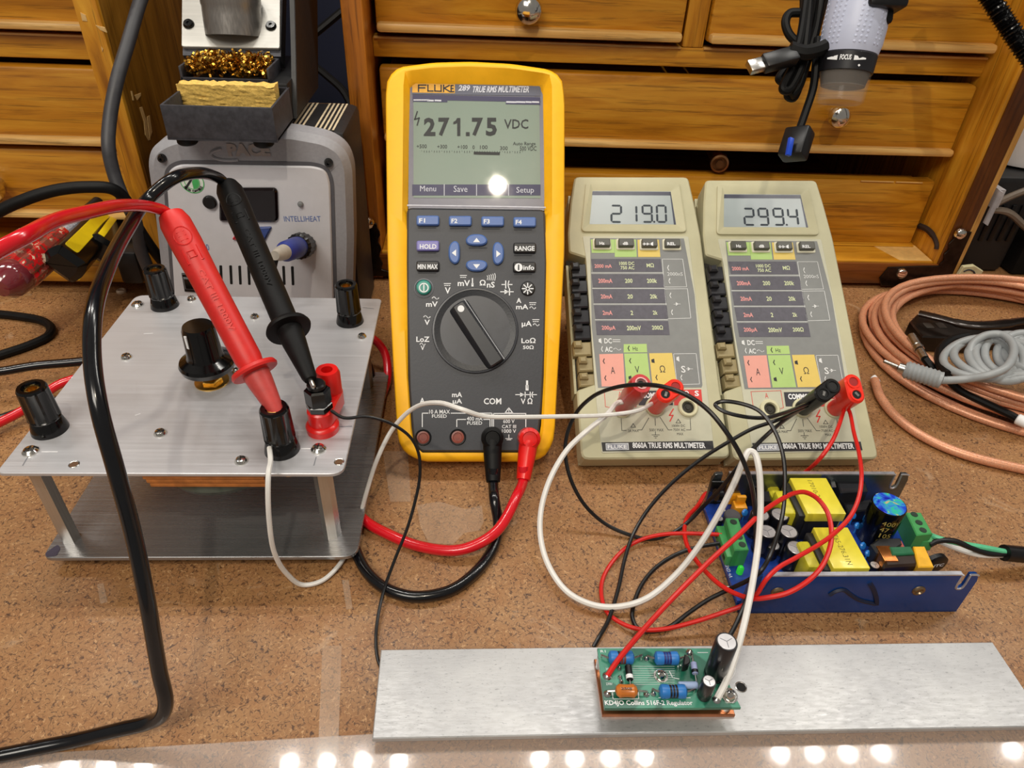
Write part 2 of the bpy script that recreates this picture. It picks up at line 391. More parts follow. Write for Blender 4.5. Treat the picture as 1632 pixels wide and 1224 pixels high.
wob('top_panel', G().box(XL, XR, YF, .80, TOP, TOP+.012, .001), WX, chest)
wob('back_panel', G().box(XLi, XRi, .785, .80, .0238, TOP), mk('dark_interior', (30, 20, 10), .8), chest)
z = dict(l1t=zc(46), l1b=zc(62), r1t=zc(72), r1b=zc(104), d2t=zc(117), d2l=zc(219), d2b=zc(231), s_t=zc(275), l3t=zc(376), l3b=zc(386))
xm0, xm1 = P(1089, 60, y=YD).x, P(1123, 60, y=YD).x
wob('rail', G().box(XLi, XRi, YD, YD+.014, z['r1b'], z['r1t'], .001), WX, chest)
wob('rail_highlight', G().box(XLi+.001, xm0-.0006, YD-.0014, YD+.002, z['r1t']-.0012, z['r1t']+.0004, .0004).box(xm1+.0006, XRi-.0008, YD-.0014, YD+.002, z['r1t']-.0012, z['r1t']+.0004, .0004), WL, chest)  # pale bead, stands in for the highlight along the rail's top edge
wob('divider', G().box(xm0, xm1, YD-.0004, YD+.014, z['r1t'], TOP, .001), WZ, chest)
d1 = drawer(chest, XLi+.0035, xm0-.002, z['l1b'], .262, YD-.004, (z['l1b'], z['l1t'])); kc = P(841, 12, y=YD-.004); knob(chest, d1, kc)
d2 = drawer(chest, xm1+.001, XRi-.0015, z['l1b'], .262, YD-.004, (z['l1b'], z['l1t']))
d3 = drawer(chest, XLi+.0035, XRi-.0015, z['d2b'], z['d2t'], YD-.004, (z['d2b'], z['d2l'])); knob(chest, d3, P(1329, 180, y=YD-.004), .0075)
d4 = drawer(chest, XLi+.0035, XRi-.003, .0242, z['s_t'], YD-.003, (.0242, z['l3t']), depth=.03, lipm=WX)
for pts in ([(1372, 288.5), (1424, 290)], [(1428, 290.2), (1470, 291.5)]):
    q = [P(x_, y_, y=YD-.0036) for x_, y_ in pts]; sub('worn_edge', G().tube(q, .0006, 5), WL, chest, d4)
q_ = [V((x_, y_, .0240)) for x_, y_ in ((XRi-.001, YF+.002), (XRi-.001, YF+.030), (XRi-.044, YF+.044), (XRi-.028, YF+.002))]; wob('bare_patch', G().add(q_+[p_-V((0, 0, .001)) for p_ in q_], [(0, 1, 2, 3)]+[(i, (i+1) % 4, 4+(i+1) % 4, 4+i) for i in range(4)]), mk('bare_oak', (214, 172, 104), .5), chest)
wob('lid_groove', G().tube(spline([PX(x_, y_, XRi-.0002) for x_, y_ in ((1466, 360), (1479, 366), (1489, 377), (1494, 391), (1493, 397))]), [.0026]*12+[.0022]*13, 6), mk('groove', (40, 20, 6), .8), chest)
lk = P(1146, 257, y=YD+.004)
wob('lock_barrel', G().lathe([(.007, 0), (.007, .006), (.0055, .0065), (.0055, .003), (.003, .003), (.003, .008), (0, .008)], 22, axis(lk, lk+V((-.2, -1, 0)))).cyl(lk, lk+V((.004, .06, 0)), .005), [mk('old_brass', (150, 110, 76), .35, .9)], chest)
iron = mk('bracket_steel', (52, 44, 38), .32, .9, var=.3, scale=120)
def bracket(pts, T, screws):
    br = wob('corner_bracket', G().prism(pts, 0, .0012, .0003, T=T), iron, chest)
    for x_, z_ in screws: sub('screw', G().lathe([(.0046, .0), (.0046, .001), (.0038, .0026), (.002, .0036), (0, .0038)], 18, T @ M.Translation((x_, z_, .0012))), CHROME, chest, br)
FT = M.Translation((0, YF-.0022, 0)) @ M.Rotation(PI/2, 4, 'X')
wav = lambda x, z0, z1, s: [(x+s*.0012*math.sin(k*1.5), z0+(z1-z0)*k/12) for k in range(13)]
bracket([(XL, .004), (XL+.030, .004), (XL+.0135, .010)]+wav(XL+.0135, .012, .048, 1)+[(XL+.004, .052), (XL, .048)], FT, [(P(588, 352, y=YF).x, P(588, 352, y=YF).z), (P(584, 408, y=YF).x, P(584, 408, y=YF).z)])
bracket([(XR, .003), (XR, .052), (XR-.010, .052)]+wav(XR-.0135, .048, .022, 1)[::1]+[(XR-.030, .0215), (XR-.056, .020), (XR-.060, .010), (XR-.056, .003)], FT, [(P(1526, 369, y=YF).x, P(1526, 369, y=YF).z), (P(1433, 432, y=YF).x, P(1433, 432, y=YF).z)])
# the second chest, further along the bench
YF2 = .475; XO = -.2229; XI = -.2367
chest2 = thing('tool_chest', 'honey oak tool chest with scratched side beside the grey soldering station', 'tool chest', V((-.45, YF2, 0)))
YD2 = .500; z2 = lambda py, px=60: P(px, py, y=YD2).z
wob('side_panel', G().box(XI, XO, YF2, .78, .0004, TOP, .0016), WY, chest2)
wob('front_stile', G().box(XI, XO, YF2-.004, YF2+.001, .0004, TOP, .0014), WZ, chest2)
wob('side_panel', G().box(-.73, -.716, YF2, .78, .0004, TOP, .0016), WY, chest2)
fz = P(100, 418, y=YF2).z; f0 = P(100, 449, y=YF2).z
wob('bottom_panel', G().box(-.716, XI, YF2, .78, max(f0, .002), fz, .001), WX, chest2)
wob('top_panel', G().box(-.73, XO, YF2, .78, TOP, TOP+.012, .001), WX, chest2)
wob('back_panel', G().box(-.716, XI, .765, .78, fz, TOP), MATS['dark_interior'], chest2)
dx0, dx1 = -.714, XI-.0015
e1 = drawer(chest2, dx0, dx1, z2(44), .262, YD2-.004, (z2(44), z2(30)))
wob('rail_highlight', G().box(-.716, XI-.0006, YD2-.0012, YD2+.002, z2(54)-.0010, z2(54)+.0004, .0004), WL, chest2)  # highlight on this rail's top edge, modelled as a pale strip
wob('rail', G().box(-.716, XI, YD2, YD2+.014, z2(93), z2(54), .001), WX, chest2)
e2 = drawer(chest2, dx0, dx1, z2(225), z2(104), YD2-.004, (z2(225), z2(212)))
e3 = drawer(chest2, dx0, dx1, z2(340), z2(234), YD2-.004, (z2(340), z2(329))); knob(chest2, e3, P(-3, 292, y=YD2-.004), .0095)
pale = mk('bare_wood', (212, 176, 116), .6)
for k, pts in enumerate(([(222, 172), (226, 170), (233, 192), (236, 218), (240, 222), (236, 224), (231, 215), (229, 194)], [(234, 186), (238, 184), (242, 210), (238, 222)], [(214, 152), (224, 148), (224, 152), (218, 160)], [(208, 145), (210, 145), (213, 160), (211, 160)])):
    q = [PX(x_, y_, XO) for x_, y_ in pts]; wob('bare_patch', G().add([p_+V((.0003, 0, 0)) for p_ in q]+[p_-V((.0008, 0, 0)) for p_ in q], [list(range(len(q)))]+[(i, (i+1) % len(q), len(q)+(i+1) % len(q), len(q)+i) for i in range(len(q))]), pale, chest2)
for pts in ([(128, 20), (136, 24), (139, 34), (131, 33)], [(152, 40), (166, 44), (170, 52), (160, 48)], [(161, 74), (164, 78), (163, 83)]):
    q = [P(x_, y_, y=YF2-.0044) for x_, y_ in pts]; wob('bare_patch', G().add(q+[p_+V((0, .001, 0)) for p_ in q], [list(range(len(q)))[::-1]]+[(i, (i+1) % len(q), len(q)+(i+1) % len(q), len(q)+i) for i in range(len(q))]), pale, chest2)
# ================================================================== yellow multimeter
PA = Plane(P(758, 737, .012), 51)
fl = thing('yellow_multimeter', 'large yellow and grey multimeter leaning back and showing 271.75 VDC', 'multimeter', PA.m, 'multimeters')
A = lambda x, y, w=0.: PA(x, y, w)
a2 = lambda pts: [tuple(A(*p).xy) for p in pts]
YEL = mk('yellow_rubber', (250, 184, 16), .48, var=.03, spec=.4)
GRY = mk('charcoal_case', (54, 56, 62), .48, var=.08, scale=900, bmp=.08)
C0 = tuple(A(758, 420).xy); N = 192
outl = rpoly(a2([(613, 150), (615, 122), (632, 103), (690, 95.5), (751, 94), (815, 97.5), (880, 107), (898, 122), (901.5, 160), (901, 400), (896, 500), (889, 620), (885, 700), (872, 728), (850, 737), (672, 737), (642, 722), (632, 700), (625, 580), (616, 400)]), .004, 5)
rec = rpoly(a2([(643, 135), (642, 114), (690, 108), (745, 106), (812, 109), (878, 118), (880, 140), (880, 340), (877, 450), (870, 600), (866, 690), (856, 722), (670, 722), (655, 700), (648, 600), (641, 450), (641, 340)]), .002, 4)
win = a2([(652.5, 127), (866, 131), (868, 230), (869, 340), (871, 420), (867, 600), (862, 690), (851, 721.5), (667, 721.5), (656.5, 696), (650, 600), (648, 420), (648.5, 340), (650, 230)])
O, R, W_ = polar(outl, C0, N), polar(rec, C0, N), polar(win, C0, N)
sc = lambda L, k, dw=0: [(C0[0]+(x-C0[0])*k, C0[1]+(y-C0[1])*k) for x, y in L]
wb = lambda v: -min(.040, .0145+1.1*max(v, 0))
bk = lambda L: [(x, max(y, .0005), wb(y)) for x, y in L]
rw = lambda y: -.0015-.0045*max(0, min(1, (y-.125)/.02))
g = G().loft([bk(sc(O, .93)), [(x, y, wb(y)+.003) for x, y in sc(O, .985)], [(x, y, -.0045) for x, y in O], [(x, y, -.0018) for x, y in sc(O, .994)], [(x, y, -.0004) for x, y in sc(O, .982)], [(x, y, 0) for x, y in sc(O, .965)], [(x, y, -.0001) for x, y in R], [(x, y, rw(y)) for x, y in W_]], True, False)
ob('holster', g, YEL, fl, 40)
pan = rpoly(a2([(648, 330), (869, 333), (872, 420), (869, 560), (865, 640), (860, 690), (850, 721), (668, 721), (657, 696), (651, 620), (648, 500), (647.5, 420)]), .003, 4)
ob('front_panel', G().prism(pan, -.012, -.0006, .0012), GRY, fl)
# display window
SW = -.0058
ob('display_frame', G().prism(a2([(651, 125), (867, 129), (870, 331), (649, 328)]), -.012, SW), mk('window_grey', (112, 112, 128), .3, var=.04), fl)
lcd = ob('display', G().prism(a2([(657.5, 151), (861, 155), (863, 311), (657.5, 310)]), -.0115, SW+.0002), mk('lcd_green', (122, 140, 126), .35, var=.03, scale=40, emit=.06), fl)
NAV = mk('lcd_navy', (44, 42, 84), .4, var=.05, emit=.05)
g = G(); rectp(g, PA, 657, 861.5, 294, 311.5, SW+.0003); quadp(g, PA, [(657.5, 151), (861, 155), (861.4, 163), (657.5, 159)], SW+.0003)
quadp(g, PA, [(658, 156), (713, 157), (713, 163), (658, 162)], SW+.00034); quadp(g, PA, [(806, 158), (861, 159), (861, 167), (806, 166)], SW+.00034)
ob('screen_bars', g, NAV, lcd)
g = G(); quadp(g, PA, [(656.5, 132), (862, 136), (861.5, 153), (657, 150)], SW+.00025); ob('header_band', g, mk('header_grey', (84, 88, 108), .35, var=.05), lcd)
g = G(); quadp(g, PA, [(657, 133), (725, 134.2), (725, 148.6), (657, 147.4)], SW+.0003); ob('name_badge', g, mk('badge_yellow', (230, 170, 40), .4), lcd)
g = G(); w1 = SW+.0004
for pts in ([(667, 145.5), (667, 135.5), (679, 135.5)], [(667, 140), (677, 140)], [(682, 135.5), (682, 145), (690, 145)], [(693, 135.6), (693, 145), (703, 145.4), (703, 135.8)], [(707, 135.8), (707, 145.5)], [(716, 136), (708, 140.5), (717, 146)], [(731-9, 136.2), (719, 136.2), (719, 146), (723, 146)], [(719, 141), (722, 141)]): linep(g, PA, pts, .0007, w1)
ob('lettering', g, INK, lcd)
g = G(); txt(g, PA, '289', 731, 749, 135.5, 145, w1, .03, .2); txt(g, PA, 'TRUE RMS MULTIMETER', 753, 844, 137, 147.5, w1, .03, .2)
txt(g, PA, 'Menu', 669.5, 695, 296, 305, w1, .0); txt(g, PA, 'Save', 723, 745, 296, 306, w1, .0); txt(g, PA, 'Setup', 823, 851, 298, 310, w1, .0)
for x in (708, 759.5, 810.5): linep(g, PA, [(x, 294), (x, 311.5)], .0004, w1)
for k in range(6): linep(g, PA, [(660+k*4, 159.3), (662.5+k*4, 159.3)], .0007, w1)
for x0 in (682, 694): linep(g, PA, [(x0, 160), (x0+8, 160.3)], .0009, w1)
for x0, x1 in ((808, 822), (824, 836), (839, 846), (849, 858)): linep(g, PA, [(x0, 162.5), (x1, 162.8)], .0009, w1)
ob('lettering', g, mk('screen_white', (214, 216, 226), .5, var=.02), lcd)
g = G()
for ch, x0, x1 in (('2', 675.5, 694), ('7', 698.5, 716), ('7', 752, 769.5), ('5', 774.5, 792)): txt(g, PA, ch, x0, x1, 187.5, 216.5, w1, .035)
rectp(g, PA, 742.5, 748.5, 210.5, 216.5, w1); quadp(g, PA, [(728.6, 188), (733.6, 188), (733.6, 216.5), (728.6, 216.5), (728.6, 196), (722.5, 198), (722.5, 194.3), (726, 192.5)], w1)
txt(g, PA, 'VDC', 803.5, 842, 190, 205, w1, .008); linep(g, PA, [(665, 178), (661, 190), (668, 188), (665, 199)], .0007, w1)
for s_, x0, x1, y0, y1 in (('+500', 664, 680, 230, 236), ('+300', 697, 712.5, 230.5, 236.5), ('+100', 729, 745, 231, 237), ('0', 753, 756.5, 231.5, 237.5), ('100', 765, 777, 231.5, 237.5), ('300', 797, 809, 233, 239), ('500 VDC', 828.5, 855, 233, 240), ('Auto Range', 817.5, 853.5, 226, 233)): txt(g, PA, s_, x0, x1, y0, y1, w1, 0.)
for k in range(41):
    x = 672+k*4.02; linep(g, PA, [(x, 242.5-(2 if k % 4 == 0 else 0)+k*.03), (x, 240.2+(k*.03))], .00025, w1)
quadp(g, PA, [(755, 241.5), (796.5, 242.5), (796.5, 247), (755, 246)], w1)
ob('lettering', g, mk('lcd_ink', (26, 29, 31), .5, var=.03), lcd)
ob('window_pane', G().prism(a2([(651.5, 125.5), (866.5, 129.5), (869.5, 330), (649.5, 327)]), SW+.0009, SW+.0015), mk('window_clear', (60, 60, 60), .02, trans=0., alpha=.05, spec=.7, var=0.), fl)
ob('window_edge', G().tube([A(649, 327.5, -.0006), A(758, 329, -.0006), A(869.5, 331, -.0006)], .0005, 6), mk('edge_white', (206, 206, 214), .2), fl)
# keys
BLU = mk('key_blue', (72, 104, 166), .4, var=.05); LIL = mk('key_lilac', (116, 112, 176), .4, var=.05); KBL = mk('key_black', (30, 31, 34), .45, var=.1)
def key(name, pts, m, r=.0012, h=.0022, par=fl): return ob(name, G().prism(rpoly(a2(pts), r, 3), -.0012, h-.0006, .0006), m, par)
def rk(x0, x1, y0, y1): return [(x0, y0), (x1, y0), (x1, y1), (x0, y1)]
kw = .0022
for k, (x0, y0, s_) in enumerate(((664, 344.5, 'F1'), (715.5, 345, 'F2'), (767, 345.8, 'F3'), (818, 347, 'F4'))):
    kk = key('soft_key', rk(x0, x0+36, y0, y0+15.5), BLU); g = G(); txt(g, PA, s_, x0+4, x0+13.5, y0+3.5, y0+10.5, kw-.0005, .02); ob('lettering', g, WHT, kk)
for x0, y0, s_, m, xa, xb in ((664, 384.5, 'HOLD', LIL, 669, 695.5), (664, 416.5, 'MIN MAX', KBL, 665.5, 697.5), (818, 387.5, 'RANGE', KBL, 820.5, 852), (817.5, 418, 'info', KBL, 834, 851.5)):
    kk = key('function_key', rk(x0, x0+36, y0, y0+16), m); g = G(); txt(g, PA, s_, xa, xb, y0+4.5, y0+12.2, kw-.0005, .02)
    if s_ == 'info':
        ob('lettering', g, WHT, kk); g = G(); c = A(826.5, 426, kw-.0005); g.add([(x, y, c.z) for x, y in circ(c.x, c.y, .0022, 20)], [list(range(20))]); ob('info_disc', g, WHT, kk)
        g = G(); txt(g, PA, 'i', 825.3, 827.8, 421.5, 430.5, kw-.00042, .04); ob('info_letter', g, INK, kk)
    else: ob('lettering', g, WHT, kk)
def ell(cx, cy, rx, ry, n=24): return [(cx+rx*math.cos(2*PI*i/n), cy+ry*math.sin(2*PI*i/n)) for i in range(n)]
for cx, cy, rx, ry, d_ in ((759.5, 383, 17, 9, (0, -1)), (759.5, 424, 17, 9, (0, 1)), (724, 403, 9, 18, (-1, 0)), (794, 404.5, 9, 18, (1, 0))):
    pts = []
    for i in range(28):
        t = 2*PI*i/28; c_, s_ = math.cos(t), math.sin(t); e = .72
        x, y = math.copysign(abs(c_)**e, c_), math.copysign(abs(s_)**e, s_)
        if d_[0]: y *= 1-.22*max(0, x*d_[0])
        else: x *= 1-.22*max(0, y*d_[1])
        pts.append((cx+rx*x, cy+ry*y))
    kk = ob('arrow_key', G().prism(a2(pts), -.0012, .0016, .0007), BLU, fl)
    px_, py_ = -d_[1], d_[0]; g = G()
    quadp(g, PA, [(cx+d_[0]*4, cy+d_[1]*4), (cx-d_[0]*3+px_*5.5, cy-d_[1]*3+py_*5.5), (cx-d_[0]*3-px_*5.5, cy-d_[1]*3-py_*5.5)], .0017)
    g.f = [f if d_[0]+d_[1] else f for f in g.f]; ob('arrow_mark', g, WHT, kk)
for s_, x0, x1, y0, y1 in (()): pass
g = G()
for x0, y0 in ((667, 363), (718, 364), (769, 364.5), (820, 366), (667, 403), (820, 407), (667, 435), (820, 437), (748, 395)): linep(g, PA, [(x0, y0), (x0+27, y0)], .0006, -.0004)
ob('key_legends', g, mk('legend_dark', (40, 42, 48), .6), fl)
# round buttons
def disc(px, py, r_px, prof, m, name, par=fl, w0=-.0006, n=28):
    c = A(px, py, w0); r = (A(px+r_px, py, w0)-c).length
    return ob(name, G().lathe([(r*a_, b_) for a_, b_ in prof], n, M.Translation(c)), m, par)
disc(675.5, 459.5, 15.5, [(1, -.001), (1, .0004), (.9, .0006), (.86, -.0002)], mk('ring_grey', (112, 114, 120), .4), 'button_ring')
pb = disc(675.5, 458.5, 11.8, [(1, -.001), (1, .0010), (.85, .0016), (0, .0018)], mk('button_green', (36, 136, 122), .4), 'power_button')
g = G(); c = A(675.5, 458.5, .0014)
L1 = [(x, y, c.z) for x, y in circ(c.x, c.y, .0026, 28)]; L2 = [(x, y, c.z) for x, y in circ(c.x, c.y, .0020, 28)]; g.loft([L1, L2], False, False)
linep(g, PA, [(675.5, 454), (675.5, 463)], .0006, .0014); ob('power_mark', g, WHT, pb)
lb = disc(841, 460, 11.5, [(1, -.001), (1, .0010), (.85, .0016), (0, .0018)], KBL, 'backlight_button')
g = G(); c = A(841, 460, .0014); g.loft([[(x, y, c.z) for x, y in circ(c.x, c.y, .0012, 20)], [(x, y, c.z) for x, y in circ(c.x, c.y, .0007, 20)]], False, False)
for k in range(8):
    a_ = k*PI/4; linep(g, PA, [(841+5*math.cos(a_), 460+5*math.sin(a_)), (841+8.4*math.cos(a_), 460+8.4*math.sin(a_))], .0006, .0014)
ob('sun_mark', g, WHT, lb)
# dial
dc = A(757.5, 527, -.0006); dr = (A(826, 527, -.0006)-dc).length
ob('dial_ring', G().lathe([(dr, -.001), (dr, .0006), (dr*.985, .0012), (dr*.95, .0013), (dr*.945, .0006)], 64, M.Translation(dc)), mk('dial_rim', (58, 60, 66), .35), fl)
dial = ob('selector_dial', G().lathe([(dr*.94, -.001), (dr*.94, .0012), (dr*.90, .0010), (dr*.5, -.0008), (0, -.0014)], 64, M.Translation(dc)), mk('dial_charcoal', (36, 38, 43), .42, var=.1, scale=900, bmp=.1), fl)
p0, p1 = A(729, 484, .004), A(792, 580, .004); ax_ = (p1-p0).normalized(); pr_ = V((-ax_.y, ax_.x, 0)); hw = .0042
bar_ = [p0-pr_*hw*.85, p1-pr_*hw, p1+pr_*hw, p0+pr_*hw*.85]
g = G(); q0 = rpoly([tuple(b_.xy) for b_ in [p0-pr_*hw*1.6, p1-pr_*hw*1.5, p1+pr_*hw*1.5, p0+pr_*hw*1.6]], .002, 3); q1 = rpoly([tuple(b_.xy) for b_ in bar_], .0016, 3)
g.loft([[(x, y, -.002) for x, y in q0], [(x, y, .0048) for x, y in q1], [(x, y, .0056) for x, y in inset(q1, .0008)]]); grip = ob('dial_grip', g, mk('grip_charcoal', (40, 42, 47), .38, var=.1), dial)
g = G(); pm = p0+ax_*.0035; g.add([(x, y, .0058) for x, y in circ(pm.x, pm.y, .0018, 20)], [list(range(20))]); ob('pointer_dot', g, WHT, dial)
g = G(); e_ = [p0+pr_*hw*1.05, p1+pr_*hw*1.12]; 
ob('dial_line', G().tube([V((e_[0].x, e_[0].y, .0042)), V((e_[1].x, e_[1].y, .0042))], .0003, 5), mk('line_grey', (170, 172, 176), .4), dial)
# legends round the dial and the jacks
g = G(); wl_ = -.0004
T = lambda s_, x0, x1, y0, y1, b_=.02: txt(g, PA, s_, x0, x1, y0, y1, wl_, b_)
def dc_(x, y, wd=10): linep(g, PA, [(x, y), (x+wd, y)], .0004, wl_); [linep(g, PA, [(x+k*wd/3+.6, y+3), (x+k*wd/3+2.2, y+3)], .0004, wl_) for k in range(3)]
def sine(x, y, wd=10, h=1.8): linep(g, PA, [(x+wd*k/8, y-h*math.sin(2*PI*k/8)) for k in range(9)], .00045, wl_)
T('V', 709, 718, 458, 468); dc_(708, 452); T('mV', 729.5, 749, 446.5, 456); dc_(733.5, 439)
T('Ω', 764.5, 774, 446, 455); T('nS', 776, 788.5, 449, 458.5)
for k in range(5): linep(g, PA, [(776.5+k*3.0, 446+k*.2), (777.7+k*3.0, 442-k*.4), (776.5+k*3.0, 439.5-k*.9)], .00035, wl_)
linep(g, PA, [(753, 444), (753, 453)], .0006, wl_); linep(g, PA, [(753, 453), (753, 455)], .0011, wl_)
linep(g, PA, [(800, 453.5), (805.5, 453.5)], .0005, wl_); linep(g, PA, [(806, 448), (806, 459)], .0006, wl_); linep(g, PA, [(811, 448), (809.5, 453.5), (811, 459)], .0005, wl_); linep(g, PA, [(810, 453.5), (816, 453.5)], .0005, wl_)
linep(g, PA, [(798, 465), (818, 465)], .0005, wl_); quadp(g, PA, [(804, 461), (811, 465), (804, 469)], wl_); linep(g, PA, [(812, 460.5), (812, 470)], .0006, wl_)
T('mV', 679, 697.5, 480.5, 489); sine(689, 475); T('V', 676.5, 685, 509.5, 518); sine(675.5, 505); T('LoZ', 663.5, 684.5, 536.5, 545); T('V', 670.5, 676.5, 551, 558); sine(669.5, 548.5, 8)
T('A', 823, 831, 475, 483); T('mA', 822.5, 842, 485, 493); dc_(844, 482.5); sine(844.5, 490.5, 9)
T('µA', 831.5, 847.5, 511.5, 522); dc_(849, 509.5); sine(850, 517.5, 9); T('LoΩ', 831, 853.5, 538.5, 547); T('50Ω', 833.5, 850.5, 550.5, 556.5)
T('A', 669, 677, 634, 643); T('mA', 720.5, 736.5, 625, 633); T('µA', 721.5, 736.5, 635.5, 645); T('COM', 771, 799, 634.5, 644.5); T('V Ω', 830, 848.5, 634.5, 644)
linep(g, PA, [(840, 608), (840, 618)], .0011, wl_); linep(g, PA, [(840, 616), (840, 620)], .0016, wl_); linep(g, PA, [(822, 629), (855, 629)], .00045, wl_); quadp(g, PA, [(829, 625.5), (836, 629), (829, 632.5)], wl_); linep(g, PA, [(837, 625), (837, 633)], .0005, wl_); linep(g, PA, [(845, 625), (845, 633)], .0005, wl_); linep(g, PA, [(849, 625), (847.5, 629), (849, 633)], .0005, wl_)
T('10 A MAX', 684, 717, 653, 659.5, .01); T('FUSED', 688.5, 712, 660.5, 666, .01); T('400 mA', 744, 769, 664, 670.5, .01); T('FUSED', 744.5, 768.5, 671.5, 677, .01)
linep(g, PA, [(673, 680), (673, 658.5), (682, 658.5)], .00045, wl_); linep(g, PA, [(719, 658.5), (784, 658.5), (784, 680)], .00045, wl_); linep(g, PA, [(728, 680), (728, 668.5), (742, 668.5)], .00045, wl_); linep(g, PA, [(771, 668.5), (781, 668.5), (781, 680)], .00045, wl_)
linep(g, PA, [(786.5, 680), (786.5, 659), (838, 659), (838, 680)], .00045, wl_)
T('CAT IV', 800.5, 822, 661, 666, .01); T('600 V', 802, 820, 668.5, 674.5, .01); T('CAT III', 800, 822.5, 677, 682.5, .01); T('1000 V', 800, 822.5, 684, 690, .01)
linep(g, PA, [(805, 658), (811, 650), (817, 658), (805, 658)], .0005, wl_); linep(g, PA, [(811, 653), (811, 656)], .0004, wl_)
linep(g, PA, [(811, 693), (811, 700)], .0004, wl_); linep(g, PA, [(806, 699), (816, 699)], .0004, wl_); linep(g, PA, [(808, 701), (814, 701)], .0004, wl_)
ob('lettering', g, WHT, fl)
def jack(px, py, m): 
    j = disc(px, py, 13, [(1, -.0008), (1, .0008), (.93, .0014), (.80, .0012), (.76, .0002), (0, .0002)], BLK, 'jack')
    c = A(px, py, -.0006); ob('jack_ring', G().lathe([(.0034, .0002), (.0034, .0008), (.0025, .0009), (.0022, .0004)], 24, M.Translation(c)), m, j); ob('jack_core', G().cyl((c.x, c.y, c.z+.0002), (c.x, c.y, c.z+.0006), .0011, 12), m, j)
jr = mk('jack_copper', (136, 66, 52), .35, var=.2)
jack(674.5, 697, jr); jack(729.5, 696.5, jr); jack(784, 697, BLK); jack(841.5, 698, REDD)
ob('tilt_stand', G().box(-.03, .03, .10, .104, -.105, -.036, T=M.Translation((0, 0, 0))), BLK, fl)
# ================================================================== beige multimeters
BEI = mk('beige_case', (182, 178, 146), .5, var=.04, scale=60); BEI2 = mk('beige_panel', (188, 187, 166), .5, var=.03)
TAN = mk('tan_button', (150, 136, 98), .45, var=.06); GP = mk('grey_label', (124, 126, 125), .5, var=.04); DG = mk('dark_label', (82, 80, 90), .5, var=.12, scale=300)
PIK = mk('pink_label', (222, 156, 142), .5, var=.02); GRN = mk('green_label', (168, 198, 118), .5, var=.02); YLW = mk('yellow_label', (216, 190, 98), .5, var=.02)
LCDB = mk('lcd_grey', (150, 160, 162), .3, var=.02, scale=30); SEGM = mk('lcd_segment', (22, 36, 48), .5, var=.02); LRED = mk('label_red', (206, 58, 52), .5, var=.04); PNKT = mk('pink_text', (226, 150, 146), .5, var=.02); GRNT = mk('green_text', (206, 214, 170), .5, var=.02)
PB = Plane(P(1045, 732, .016), 33, .8)
